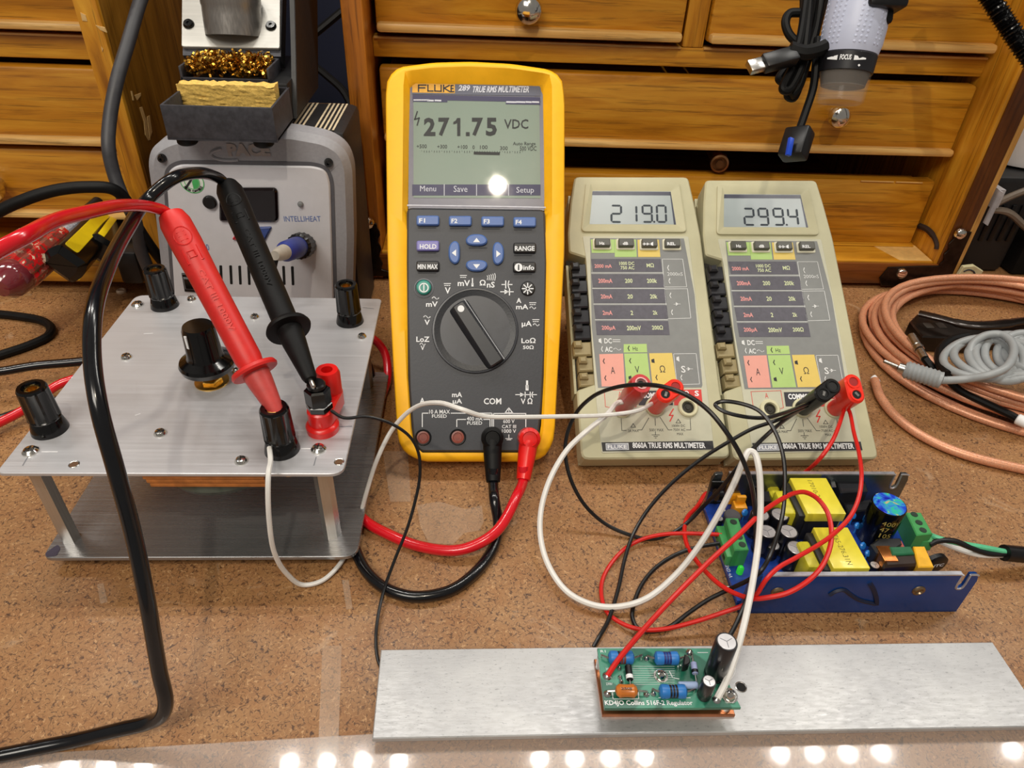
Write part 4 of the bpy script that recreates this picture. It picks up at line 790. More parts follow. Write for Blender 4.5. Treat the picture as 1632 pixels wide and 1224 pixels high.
def scr(px, py, z, r=.0030):
    c = P(px, py, z); s_ = wob('screw', G().lathe([(r, 0), (r*.97, .0006), (r*.7, .0016), (r*.3, .0019), (0, .0019)], 20, M.Translation(c)), CHROME, bx)
    a_ = random.uniform(0, 3); T_ = M.Translation(c+V((0, 0, .00175))) @ M.Rotation(a_, 4, 'Z'); g = G(); g.box(-r*.5, r*.5, -r*.09, r*.09, 0, .0003, T=T_).box(-r*.09, r*.09, -r*.5, r*.5, 0, .0003, T=T_); sub('cross_slot', g, mk('slot_dark', (70, 68, 64), .4, .8), bx, s_)
for x, y, r in ((219.6, 486, .0034), (305.6, 477, .0026), (406, 505.7, .0026), (577, 537, .0026), (201.7, 569.7, .0028), (255.7, 691, .0028), (384.7, 735, .0028), (507.8, 716, .0034), (49, 720, .0034), (376, 592, .002)): scr(x, y, ZT, r)
for x, y in ((118, 740), (540.5, 736)):
    c = P(x, y, ZT); h_ = wob('plate_hole', G().lathe([(.0022, .0001), (.0020, .00025), (.0016, .0001)], 18, M.Translation(c)), [STEEL], bx); sub('hole_shade', G().add([(px_, py_, ZT+.00012) for px_, py_ in circ(c.x, c.y, .0017, 16)], [list(range(16))]), mk('hole_brown', (96, 66, 40), .7), bx, h_)
scm = mk('scribe_line', (236, 236, 238), .4); scd = mk('pencil_line', (120, 122, 128), .6)
def line_w(pts, m, nm): 
    q = [P(x, y, ZT+.0001) for x, y in pts]; g = G()
    for a_, b_ in zip(q, q[1:]):
        d_ = (b_-a_).normalized(); n_ = V((-d_.y, d_.x, 0))*.00022; g.add([a_-n_, b_-n_, b_+n_, a_+n_], [(0, 1, 2, 3)])
    wob(nm, g, m, bx)
line_w([(480, 715), (497, 715)], scm, 'scribe_mark'); line_w([(500, 742), (504, 728)], scd, 'pencil_mark'); line_w([(540, 680), (561, 679)], scd, 'pencil_mark'); line_w([(66, 720), (92, 720)], scm, 'scribe_mark'); line_w([(229, 532), (244, 531)], scm, 'scribe_mark'); line_w([(36, 742), (44, 728)], scd, 'pencil_mark'); line_w([(215, 662), (224, 659)], scm, 'scribe_mark'); line_w([(578, 490), (596, 492)], scd, 'pencil_mark')
def post(px, py, h=.0235):
    c = P(px, py, ZT); k = h/.0235
    p_ = wob('binding_post', G().lathe([(.0076, 0), (.0074, .0012), (.0062, .0062*k), (.0060, .0064*k)], 32, M.Translation(c)), BLKG, bx)
    cp = sub('post_cap', G().lathe([(.0062, .0064*k), (.0066, .0072*k), (.0066, .0076*k), (.0061, .0218*k), (.0060, .0225*k), (.0054, h), (.0038, h), (.0034, h-.0012), (.0030, h-.001), (.0030, h-.005), (0, h-.005)], 40, M.Translation(c), wave=lambda i, z: 1-(.085 if (i % 4 < 2 and .0074*k < z < .0222*k) else 0)), BLKG, bx, p_)
    sub('brass_insert', G().lathe([(.0029, h-.005), (.0029, h-.0014), (.0021, h-.0012), (.0019, h-.004), (0, h-.004)], 20, M.Translation(c)), BRASS, bx, p_)
    return c
post(263, 487); post(558, 512); post(80, 684); NP = post(450, 716)
c = P(338, 608, ZT)
nt_ = wob('shaft_nut', G().prism(circ(0, 0, .0052, 6), ZT, ZT+.0024, .0004, T=M.Translation((c.x, c.y, 0))).lathe([(.008, 0), (.008, .0006), (.006, .0007)], 28, M.Translation(c)), BRASS, bx)
ks = .0115
kn = wob('knob', G().lathe([(.010, ks-.003), (.0122, ks-.0025), (.0128, ks), (.0122, ks+.0015), (.0086, ks+.0035), (.0080, ks+.005), (.0074, ks+.0185), (.0066, ks+.0205), (0, ks+.0208)], 48, M.Translation(c), wave=lambda i, z: 1-(.03 if i % 4 == 0 and ks+.004 < z < ks+.019 else 0)), BLKG, bx)
sub('shaft', G().cyl((c.x, c.y, ZT+.002), (c.x, c.y, ZT+ks-.002), .003, 16), BRASS, bx, nt_)
sub('pointer_line', G().box(-.0007, .0007, .0066, .0078, ZT+ks+.0120, ZT+ks+.0186, T=M.Translation((c.x, c.y, 0)) @ M.Rotation(math.radians(150), 4, 'Z')), WHT, bx, kn)
# rheostat body hung under the plate
cr = V((P(335, 690, ZT).x, .268, 0))
terr = mk('terminal_orange', (176, 108, 52), .5, var=.2)
for k in range(3): wob('terminal_board', G().box(P(226+k*3, 757, y=.218).x, P(420, 757, y=.218).x, .2176+.0004*k, .30, ZT-.0046-.0026*k, ZT-.0024-.0026*k, .0003), terr, bx)
wob('rheostat_ring', G().lathe([(.024, ZT-.0185), (.0285, ZT-.018), (.0300, ZT-.0150), (.029, ZT-.0105), (.02, ZT-.010), (0, ZT-.010)], 48, M.Translation((P(330, 770, y=.222).x, .2500, 0))), mk('ceramic_dark', (74, 84, 76), .22, coat=.5), bx)
c = P(463, 762, y=.232); wob('terminal_screw', G().cyl((c.x, c.y, ZT-.002), (c.x, c.y, ZT-.012), .0015, 12).cyl((c.x, c.y, ZT-.012), (c.x, c.y, ZT-.0145), .0026, 16), BRASS, bx)
# red double banana plug with a black plug stacked in it, on its red post base
c = P(515, 684, ZT)
rp = thing('stacking_banana_plug', 'red stacking banana plug on the plate behind the black probe tip', 'banana plug', c)
wob('plug_base', G().lathe([(.0072, 0), (.0074, .003), (.0066, .0042), (.0060, .0045)], 32, M.Translation(c)), RED, rp)
c2 = V((P(530, 655, ZT).x, c.y+.0135, ZT)); cap_ = lambda a_, b_, r: [(a_.x+r*math.cos(t), a_.y+r*math.sin(t)) for t in [PI+PI*k/10 for k in range(11)]]+[(b_.x+r*math.cos(t), b_.y+r*math.sin(t)) for t in [PI*k/10 for k in range(11)]]
g = G(); g.prism(cap_(c, c2, .0058), ZT+.0042, ZT+.0120, .0008); wob('plug_body', g, RED, rp)
hd = wob('plug_head', G().lathe([(.0056, ZT+.011), (.0056, ZT+.0215), (.0048, ZT+.0235), (.0026, ZT+.0235), (.0024, ZT+.018), (0, ZT+.018)], 28, M.Translation((c2.x, c2.y, 0))), RED, rp)
bp = thing('black_hex_plug', 'black hexagonal banana plug set into the red stacking plug', 'banana plug', V((c.x, c.y, ZT+.0122)))
wob('plug_body', G().prism(circ(0, 0, .0058, 6), ZT+.0122, ZT+.0155, .0004, .0004, T=M.Translation((c.x, c.y, 0))).prism(circ(0, 0, .0056, 6), ZT+.0157, ZT+.0235, .0008, T=M.Translation((c.x, c.y, 0)) @ M.Rotation(.25, 4, 'Z')), BLKG, bp)
wob('plug_ring', G().cyl((c.x, c.y, ZT+.0235), (c.x, c.y, ZT+.0262), .0040, 20, ch=.0006), BLK, bp)
BPC = c.copy()
# ================================================================== test leads
def probe(root, tip, tail, coll, m, m2, r0=.0058, r1=.0066):
    tip, tail = V(tip), V(tail); L = (tail-tip).length; a_ = axis(tip, tail); cl = (V(coll)-tip).length
    b_ = wob('probe_body', G().lathe([(r0*.82, cl+.001), (r0*.98, cl+.006), (r0, cl+.02), (r1*.93, L*.70), (r1, L*.86), (r1*.98, L-.004), (r1*.80, L), (r1*.5, L)], 28, a_), m, root)
    sub('finger_guard', G().lathe([(.0058, cl-.0012), (.0096, cl-.001), (.0100, cl), (.0094, cl+.0014), (.0056, cl+.0026)], 36, a_), m, root, b_)
    sub('probe_nose', G().lathe([(.0026, -.0012), (.0032, .0005), (.0052, cl*.70), (.0058, cl)], 24, a_), m2, root, b_)
    sub('probe_tip', G().lathe([(0, -.006), (.001, -.005), (.001, .005)], 10, a_), STEEL, root, b_)
    # raised double-insulation mark and recessed square, facing the camera
    d_ = (tail-tip).normalized(); mid = tip+d_*(L*.84); n_ = (CC-mid); n_ = (n_-d_*(n_ @ d_)).normalized(); u_ = d_.cross(n_)
    def mark(pts, off):
        q = [tip+d_*(L*off+y)+u_*(-x)+n_*(math.sqrt(max(r1*r1*.98-x*x, 1e-9))-.0002) for x, y in pts]; return sub('raised_mark', G().tube(q, .00042, 5), m, root, b_)
    mark([(.0034*math.cos(t), .0042*math.sin(t)) for t in [2*PI*k/20 for k in range(21)]], .865)
    mark([(-.0015, .002), (.0015, .002), (.0015, .0), (-.0015, 0), (-.0015, -.002), (.0015, -.002)], .865)
    mark([(-.0032, -.0034), (.0032, -.0034), (.0032, .0034), (-.0032, .0034), (-.0032, -.0034)], .775)
    mark([(-.0014, -.0014), (.0014, -.0014), (.0014, .0014), (-.0014, .0014), (-.0014, -.0014)], .775)
    g = G(); q0 = tip+d_*(L*.70)+n_*(r1*.93); T_ = M.Identity(4)
    for i in range(3): T_[i][0], T_[i][1], T_[i][2], T_[i][3] = -d_[i], u_[i]*1, n_[i], q0[i]
    txl(g, 'CAT III 1000V', 0, L*.30, -.0012, .0012, .00015, .02, T=T_); sub('molded_letters', g, m, root, b_)
    return b_
DQ = lambda L: spline([D(x, y, d_) for x, y, d_ in L], 8)
ns = PA.n
def shroud_plug(root, px, py, ex, ey, m, L=.0):
    j = PA.w(*PA(px, py, .0008)); e = j+ns*.011
    b_ = wob('plug_head', G().lathe([(.0058, 0), (.0060, .008), (.0056, .0125), (.0040, .0138), (.0036, .0128), (0, .0130)], 28, axis(j, e)), m, root)
    q = D(ex, ey, (j-CC) @ CF-.016); s_ = j+ns*.0075
    wob('plug_boot', G().tube([s_, s_.lerp(q, .5), q], [.0052, .0046, .0036], 14), m, root); return q
RB = mk('red_cable', (212, 20, 34), .22, var=.03, coat=.4); BB = mk('black_cable', (12, 13, 17), .2, var=.1, coat=.3, spec=.4)
rl = thing('red_test_lead', 'red meter lead with its long red probe in the near binding post', 'test lead', P(640, 860))
tip = NP+V((.0012, 0, .0195)); tail = D(273, 343, .300); coll = tip.lerp(tail, .215)
probe(rl, tip, tail, coll, REDR, mk('probe_nose_red', (196, 70, 66), .45))
wob('probe_cable', G().tube(spline([tail-(tail-tip).normalized()*.004, D(264, 338, .2985)]+[D(x, y, d_) for x, y, d_ in ((240, 330, .290), (190, 328, .262), (140, 338, .240), (90, 351, .222), (40, 376, .203), (0, 397, .198), (-50, 425, .195), (-120, 470, .19))], 8), .0024, 14), RB, rl)
q = shroud_plug(rl, 841.5, 698, 834, 765, RED)
wob('meter_cable', G().tube(spline([q+V((0, .004, .006)), q, D(824, 790, .352)]+[P(x, y, z_) for x, y, z_ in ((790, 848, .0115), (735, 876, .0066), (670, 871, .0036), (620, 852, .0036), (582, 830, .004), (560, 800, .0040), (565, 740, .0040), (590, 680, .0040), (607, 635, .0040), (618, 598, .008), (612, 560, .016), (594, 540, .022))]+[V((-.080, .388, .022)), V((-.115, .378, .020)), V((-.165, .372, .018)), V((-.205, .355, .016))]+[P(*p_) for p_ in ((100, 610, .016), (40, 652, .010), (0, 673, .008), (-60, 700, .006), (-140, 700, .006))], 7), .0027, 12), RB, rl)
bl = thing('black_test_lead', 'black meter lead with its long black probe in the hexagonal plug', 'test lead', P(690, 950))
tip = BPC+V((-.002, -.001, .0295)); tail = D(363, 297, .352); coll = tip.lerp(tail, .225)
probe(bl, tip, tail, coll, BLKR, BLKR)
wob('probe_cable', G().tube(spline([tail-(tail-tip).normalized()*.004, D(354, 288, .3480)]+[D(x, y, d_) for x, y, d_ in ((338, 279.5, .339), (312, 276, .318), (275, 285, .302), (235, 318, .297), (205, 362, .277), (170, 430, .244), (149, 500, .225), (147, 570, .219), (158, 650, .215), (185, 750, .220), (212, 850, .228), (235, 960, .236), (254, 1070, .247), (264, 1118, .2515), (258, 1140, .2545), (236, 1152, .2575), (190, 1163, .2585))]+[P(120, 1180, .0050), P(60, 1192, .0038), P(0, 1204, .0036), P(-120, 1226, .0036), P(-240, 1246, .0036)], 8), .0027, 14), BB, bl)
q = shroud_plug(bl, 784, 697, 786, 768, BLKR)
wob('meter_cable', G().tube(spline([q+V((0, .004, .006)), q, D(788, 796, .352)]+[P(x, y, z_) for x, y, z_ in ((794, 838, .006), (785, 875, .0034), (755, 915, .0036), (715, 942, .0036), (660, 951, .0036), (615, 938, .0036), (585, 912, .0036), (568, 880, .0036), (556, 840, .0036), (555, 760, .0036), (575, 660, .0036), (592, 615, .005), (588, 585, .014), (570, 562, .020), (500, 545, .022), (300, 560, .022), (110, 578, .020), (55, 583, .020), (0, 592, .020), (-120, 605, .02))], 7), .0027, 12), BB, bl)
# ================================================================== aluminium bar with the regulator board
BARM = None
def bar_mat():
    m, nt, b = nodes('scuffed_alu')
    n1 = noise(nt, 700, 4, .75, .2, None, (.25, 1, 1)); n2 = noise(nt, 30, 4, .6); n3 = noise(nt, 1300, 3, .75, .2, None, (.35, 1, 1))
    col = mix(nt, ramp(nt, n2, [(.3, 0.), (.7, 1.)]), lin((168, 168, 170)), lin((194, 194, 194)))
    col = mix(nt, ramp(nt, n3, [(.60, 0.), (.66, .45)]), col, lin((104, 106, 110)))
    nt.links.new(col, b.inputs['Base Color']); b.inputs['Metallic'].default_value = .45
    nt.links.new(ramp(nt, n1, [(.3, .30), (.7, .50)]), b.inputs['Roughness']); bump(nt, b, n1, .10, .0003); return m
pbl = lambda L, z: [tuple(P(x, y, z).xy) for x, y in L]
bar = thing('aluminium_bar', 'long scuffed flat aluminium bar lying under the small green circuit board', 'metal bar', V((.09, .154, .0)))
TBZ = .0070
bl_ = P(593, 1177, TBZ); br_ = P(1632, 1151, TBZ); tr_ = P(1580, 1023, TBZ); tl_ = P(607, 1035, TBZ)
xr = tr_.x+.0012
wob('plate', G().prism([(bl_.x, bl_.y), (xr, bl_.y+.0002), (xr-.0006, tr_.y), (tl_.x, tl_.y)], .0046, TBZ, .0004), bar_mat(), bar)
c = P(1181, 1095, TBZ); bh = wob('bar_hole', G().lathe([(.0024, TBZ+.0001), (.0021, TBZ+.00022), (.0019, TBZ+.0001)], 22, M.Translation((c.x, c.y, 0))), STEEL, bar)
sub('hole_shade', G().add([(x, y, TBZ+.00012) for x, y in circ(c.x, c.y, .0020, 20)], [list(range(20))]), DARK, bar, bh)
for x in (.0, .2): wob('rubber_foot', G().cyl((x, .160, .0002), (x, .160, .0046), .006, 16), BLKR, bar)
tag(ob('copper_block', G().prism([tuple(P(947, 1050, .0088).xy), tuple(P(960, 1139, .0088).xy), tuple(P(1172, 1139, .0088).xy), (P(1172, 1139, .0088).x, P(947, 1050, .0088).y)], TBZ+.0001, .0088, .0003), mk('copper', (190, 122, 84), .32, .95, var=.2, scale=90)), 'flat copper heat spreader block between the green board and the aluminium bar', 'metal block')
ZR = .0170
PR = Plane((.076, .15, ZR), 0)
rb = thing('regulator_board', 'small green regulator circuit board on a copper block', 'circuit board', PR.m)
r2 = lambda pts: [tuple(PR(*p).xy) for p in pts]
def pcb_mat():
    m, nt, b = nodes('pcb_green'); n = noise(nt, 160, 2, .5, .4); n2 = noise(nt, 60, 2, .5, .6)
    col = mix(nt, ramp(nt, n2, [(.46, 0.), (.50, 1.)]), lin((28, 96, 76)), lin((64, 140, 116))); col = mix(nt, ramp(nt, n, [(.60, 0.), (.64, .6)]), col, lin((22, 88, 66)))
    nt.links.new(col, b.inputs['Base Color']); b.inputs['Roughness'].default_value = .3; b.inputs['Coat Weight'].default_value = .4; return m
PCBG = pcb_mat()
ob('board', G().prism(r2([(952, 1033), (1133, 1033), (1181, 1127.5), (963.5, 1129)]), -.0016, 0, .0001), PCBG, rb)
g = G()
for k in range(9): linep(g, PR, [(1006+k*.6, 1062+k*3.6), (1075, 1062+k*3.6)], .0001, .0001)
for pts in ([(976, 1104), (977, 1114), (1018, 1114), (1017, 1100)], [(1050, 1112), (1100, 1112)], [(1112, 1040), (1128, 1040)], [(1067, 1070), (1072, 1080), (1082, 1082)]): linep(g, PR, pts, .00025, .0001)
g.tube([PR.m.inverted() @ P(1150+22*math.cos(t), 1066+22*math.sin(t), ZR+.0001) for t in [PI*k/12-PI/3 for k in range(12)]], .00012, 4)
txt(g, PR, 'KD4JO Collins 516F-2 Regulator', 964, 1104, 1116, 1126, .00012, .02)
txt(g, PR, 'R1', 957, 965, 1036, 1040, .00012, 0.); txt(g, PR, 'HV', 966, 972, 1064, 1068, .00012, 0.); txt(g, PR, '270V', 966, 976, 1088, 1092, .00012, 0.)
ob('silk_lettering', g, WHT, rb, kind='stuff')
SOL = mk('solder', (206, 206, 204), .22, 1., var=.1)
def dot(px, py, r=.0016, par=rb): c = PR(px, py); return ob('solder_pad', G().lathe([(r, 0), (r*.9, .0004), (r*.5, .0010), (r*.2, .0014), (0, .0015)], 14, M.Translation((c.x, c.y, 0))), SOL, par)
for x, y, r in ((968, 1077, .0020), (1142, 1115, .0018), (1099, 1040, .0016), (1030, 1050, .0012), (987, 1066, .0010), (988, 1080, .0010), (1006, 1094, .001), (990, 1087, .0010), (1041, 1106, .0012), (968, 1106, .0016), (1030, 1107, .0013), (1096, 1093, .001)): dot(x, y, r)
def axial(name, xa, xb, y, r, m, bands, lead=(12, 12), z=.0022):
    a, b = PR(xa, y, z), PR(xb, y, z); d = (b-a).normalized(); L = (b-a).length
    o = ob(name, G().lathe([(r*.55, 0), (r*.95, r*.25), (r, r*.6), (r*.97, r*1.1), (r*.86, r*1.5), (r*.86, L-r*1.5), (r*.97, L-r*1.1), (r, L-r*.6), (r*.95, L-r*.25), (r*.55, L)], 20, axis(a, b)), m, rb)
    la, lb = PR(xa-lead[0], y, 0), PR(xb+lead[1], y, 0)
    ob('lead', G().tube([la, la+V((0, 0, z*.8)), a-d*.0006+V((0, 0, 0)), a], .0004, 6), STEEL, o); ob('lead', G().tube([lb, lb+V((0, 0, z*.8)), b+d*.0006, b], .0004, 6), STEEL, o)
    for f, col in bands: ob('colour_band', G().lathe([(r*.90+.00006, L*f-.0004), (r*.90+.00006, L*f+.0004)], 20, axis(a, b)), col, o)
    return o
RBL = mk('resistor_blue', (42, 116, 190), .4, var=.05); BN = mk('band_navy', (28, 40, 110), .4); BR = mk('band_brown', (120, 62, 50), .4); BK = mk('band_black', (20, 22, 30), .4)
axial('resistor', 970, 1010, 1048, .0027, RBL, ((.27, BN), (.39, BK), (.5, BR), (.61, BR), (.73, BN)))
axial('resistor', 1043, 1082, 1049, .0027, RBL, ((.27, BN), (.39, BN), (.5, BN), (.61, BN), (.73, BR)))
axial('resistor', 1051, 1094, 1102, .0027, RBL, ((.27, BN), (.39, BK), (.5, BK), (.61, BK), (.73, BK)))
c0, c1 = PR(980, 1101, .0024), PR(1017, 1101, .0024); L = (c1-c0).length
cp = ob('film_capacitor', G().lathe([(0, 0), (.0015, .0006), (.0023, .0018), (.0021, L*.4), (.0021, L*.6), (.0023, L-.0018), (.0015, L-.0006), (0, L)], 20, axis(c0, c1) @ M.Scale(1.15, 4, (1, 0, 0))), mk('film_orange', (196, 112, 40), .35, coat=.3), rb)
for a_, b_ in (((968, 1106), c0), ((1030, 1107), c1)): q = PR(*a_); ob('lead', G().tube([q, q+V((0, 0, .002)), b_], .0004, 6), STEEL, cp)
g = G(); q = PR(993, 1101, .0052); txl(g, '250J', q.x-.0006, q.x+.0034, q.y+.0001, q.y+.0014, .0052, .02); ob('lettering', g, INK, cp)
def vert(name, xa, ya, yb, r, m, band, xb=None):
    a, b = PR(xa, ya, .002), PR(xb or xa+3, yb, .002); L = (b-a).length; o = ob(name, G().cyl(a, b, r, 14, ch=.0003), m, rb)
    d = (b-a).normalized(); ob('lead', G().tube([a-d*.003-V((0, 0, .002)), a-d*.003, a], .0003, 6), STEEL, o); ob('lead', G().tube([b+d*.003-V((0, 0, .002)), b+d*.003, b], .0003, 6), STEEL, o)
    ob('end_band', G().lathe([(r+.00006, L*.68), (r+.00006, L*.95)], 14, axis(a, b)), band, o); return o
vert('diode', 1001, 1061, 1084, .0014, BLK, WHT)
vert('zener_diode', 1105, 1056, 1074, .0013, mk('glass_blue', (150, 160, 200), .15, coat=.5), BK, xb=1108)
a, b = PR(1081, 1092, .0016), PR(1112, 1092, .0016); ob('axial_inductor', G().cyl(a, b, .0014, 14, ch=.0004), mk('inductor_lilac', (150, 170, 206), .4), rb)
c = PR(1083, 1066); half = [(.0024*math.cos(t), .0024*math.sin(t)) for t in [PI*k/12 for k in range(13)]]
tr = ob('transistor', G().prism(half, .0022, .0068, .0003, T=M.Translation((c.x+.0006, c.y, 0)) @ M.Rotation(-1.9, 4, 'Z')), BLK, rb)
for k in (-1, 0, 1): ob('lead', G().cyl((c.x+k*.0012, c.y+k*.0004, 0), (c.x+k*.0012, c.y+k*.0004, .0024), .0003, 6), STEEL, tr)
def pscrew(px, py, r):
    c = PR(px, py); s_ = ob('screw', G().lathe([(r*1.35, 0), (r*1.35, .0004), (r, .0004), (r*.98, .0014), (r*.72, .0024), (r*.35, .0027), (0, .0027)], 24, M.Translation((c.x, c.y, 0))), CHROME, rb)
    T_ = M.Translation((c.x, c.y, .00262)) @ M.Rotation(.7, 4, 'Z'); ob('cross_slot', G().box(-r*.5, r*.5, -r*.1, r*.1, 0, .0003, T=T_).box(-r*.1, r*.1, -r*.5, r*.5, 0, .0003, T=T_), MATS['slot_dark'], s_)
pscrew(1053, 1078, .0021); pscrew(1162, 1109, .0024)
for x, y in ((1053, 1078), (1162, 1109), (962, 1045)):
    c = PR(x, y); ob('standoff', G().cyl((c.x, c.y, -.0081), (c.x, c.y, -.0016), .0024, 16), STEEL, rb)
CANT = mk('can_top', (214, 212, 214), .3, .7, var=.06)
def ecap(par, c, r, z0, h, nm='electrolytic_capacitor', m=BLKG, stripe=True, n=30):
    o = ob(nm, G().lathe([(r*.94, z0), (r, z0+.0006), (r, z0+.0016), (r*.95, z0+.0022), (r, z0+.0028), (r, z0+h-.0006), (r*.94, z0+h), (r*.86, z0+h)], n, M.Translation((c[0], c[1], 0))), m, par)
    t = ob('can_top', G().lathe([(r*.87, z0+h-.0002), (r*.80, z0+h+.0001), (0, z0+h+.0001)], n, M.Translation((c[0], c[1], 0))), CANT, o)
    g = G()
    for k in range(3): g.box(0, r*.62, -.00012, .00012, z0+h+.0001, z0+h+.0002, T=M.Translation((c[0], c[1], 0)) @ M.Rotation(k*2*PI/3+.5, 4, 'Z'))
    ob('vent_score', g, mk('score_grey', (130, 130, 134), .4, .5), o, kind='stuff')
    return o
CAPS = mk('cap_black', (18, 18, 24), .3, coat=.2)
c = PR(1138, 1076); ecap(rb, (c.x, c.y), .0042, .0003, .0225, m=CAPS); c = PR(1121, 1110); ecap(rb, (c.x, c.y), .0027, .0003, .0105, m=CAPS)
# ================================================================== open frame power supply
X0, X1, Y0, Y1, HF = .1212, .2244, .1906, .2556, .0275
ps = thing('power_supply_module', 'open frame power supply module with blue side and yellow transformers', 'power supply', V((.173, .223, .0)))
BLUE = mk('blue_anodised', (16, 66, 140), .22, .35, var=.12, scale=30, coat=.2); EDGE = mk('edge_alu', (208, 208, 216), .3, .8)
wob('base_plate', G().box(X0, X1, Y0, Y1, .0006, .0022, .0003), BLUE, ps)
XZ = M(((1, 0, 0, 0), (0, 0, -1, 0), (0, 1, 0, 0), (0, 0, 0, 1)))   # (x, z, depth) -> world
def flange(y, th, m, ins):
    z0, zt = .0006, HF; k = .0032
    pts = [(X0, z0), (X1, z0), (X1, zt-.0042), (X1-.001, zt-.0006), (X1-.0022, zt), (X1-.0049, zt), (X1-.0048, zt-.0084), (X1-.0056, zt-.0096), (X1-.0072, zt-.0098), (X1-.0080, zt-.0086), (X1-.0083, zt), (X0+.0083, zt), (X0+.0080, zt-.0086), (X0+.0072, zt-.0098), (X0+.0056, zt-.0096), (X0+.0048, zt-.0084), (X0+.0049, zt), (X0+.0022, zt), (X0+.001, zt-.0006), (X0, zt-.0042)]
    f = wob('side_flange', G().prism(pts, -y-th/2, -y+th/2, .0002, T=XZ), m, ps)
    q = pts[4:]; 
    sub('bare_edge', G().box(X0+.0084, X1-.0084, y-th/2-.0001, y+th/2+.0001, zt-.0005, zt+.00025), EDGE, ps, f)
    e = [(X1-.0049, zt), (X1-.0048, zt-.0084), (X1-.0056, zt-.0096), (X1-.0072, zt-.0098), (X1-.0080, zt-.0086), (X1-.0083, zt)]
    sub('slot_edge', G().tube(spline([V((x, y-th/2, z)) for x, z in e], 3), .0005, 6), EDGE, ps, f)
    sub('slot_edge', G().tube([V((X1-.0049, y-th/2, zt)), V((X1-.0022, y-th/2, zt)), V((X1-.001, y-th/2, zt-.0006))], .0005, 6), EDGE, ps, f)
    return f
ff = flange(Y0+.0009, .0018, BLUE, 1); fb = flange(Y1-.0009, .0018, mk('back_alu', (120, 128, 132), .25, .9, var=.2, scale=40), 0)
for px, py in ((1239, 943), (1464, 941)):
    c = P(px, py, y=Y0-.0001); s_ = sub('flange_screw', G().lathe([(.0030, 0), (.0028, .0005), (.0018, .0008), (.0014, .0002), (0, .0002)], 20, axis(c, c+V((0, -1, 0)))), mk('screw_old', (150, 130, 104), .3, .9), ps, ff)
mk_ = [P(x, y, y=Y0-.0002) for x, y in ((1322, 948), (1332, 942), (1344, 940), (1356, 948), (1370, 956), (1394, 962))]
sub('pen_mark', G().tube(spline(mk_, 4), .0010, 5), mk('pen_black', (16, 26, 54), .5), ps, ff); sub('pen_mark', G().tube(spline([P(x, y, y=Y0-.0002) for x, y in ((1386, 930), (1392, 940), (1396, 952), (1397, 962))], 4), .0012, 5), MATS['pen_black'], ps, ff)
ZP = .0068
PCBB = mk('pcb_blue', (28, 62, 150), .3, var=.25, scale=140, coat=.4)
pcbx0 = X0-.0012
wob('circuit_board', G().prism([(pcbx0, Y0+.0024), (X1-.004, Y0+.0024), (X1-.004, Y1-.0024), (pcbx0, Y1-.0024)], ZP-.0016, ZP, .0001), PCBB, ps)
def W(px, py, z): return P(px, py, z)
def pbox(name, pts, z, z0, m, ch=.0006): return wob(name, G().prism([tuple(W(x, y, z).xy) for x, y in pts], z0, z, ch), m, ps)
YT = mk('tape_yellow', (230, 216, 62), .35, var=.03, coat=.2); FER = mk('ferrite', (30, 30, 32), .5, var=.2)
def transformer(x0, x1, y0, y1, zt, s_):
    t = wob('transformer', G().box(x0+.001, x1-.001, y0+.001, y1-.001, ZP+.0002, zt-.0012, .0004), FER, ps)
    sub('tape_wrap', G().box(x0, x1, y0, y1, zt-.0055, zt, .0004), YT, ps, t)
    sub('winding', G().box(x0-.0085, x0+.001, y0+.0040, y1-.0040, ZP+.0004, zt-.0042, .0020), mk('wrap_yellow', (206, 196, 48), .4, var=.15, scale=120), ps, t)
    sub('core_side', G().box(x0-.0030, x0+.0006, y0+.001, y1-.001, ZP+.006, zt-.0026, .0004), FER, ps, t)
    sub('winding', G().box(x1-.001, x1+.002, y0+.004, y1-.004, ZP+.0004, zt-.006, .001), MATS['wrap_yellow'], ps, t)
    g = G(); T_ = M.Translation(((x0+x1)/2, (y0+y1)/2, zt+.00008)) @ M.Rotation(-PI/2, 4, 'Z'); L = (y1-y0)*.42
    txl(g, s_, -L, L, -.0012, .0012, 0, .0, T=T_); sub('lettering', g, mk('print_olive', (128, 120, 40), .5), ps, t)
transformer(.1600, .1790, .2272, .2518, .0270, '17010-21R001'); transformer(.1594, .1762, .1950, .2190, .0268, '1ST65-276.31N')
for px, py, z, r in ((1223, 847, .0205, .0047), (1257, 847, .0205, .0047), (1269, 873, .0205, .0047), (1243, 820, .0205, .0047), (1212, 820, .0205, .0047)):
    c = W(px, py, z); o = ecap(ps, (0, 0), r, 0, z-ZP, m=CAPS); o.location = V((c.x, c.y, ZP+.0001))-ps.location
c = W(1232, 868, .0150); o = ecap(ps, (0, 0), .0036, 0, .0080, m=CAPS); o.location = V((c.x, c.y, ZP+.0001))-ps.location
c = W(1147, 826, .0115); o = ecap(ps, (0, 0), .0020, 0, .0045, m=CAPS); o.location = V((c.x, c.y, ZP+.0001))-ps.location
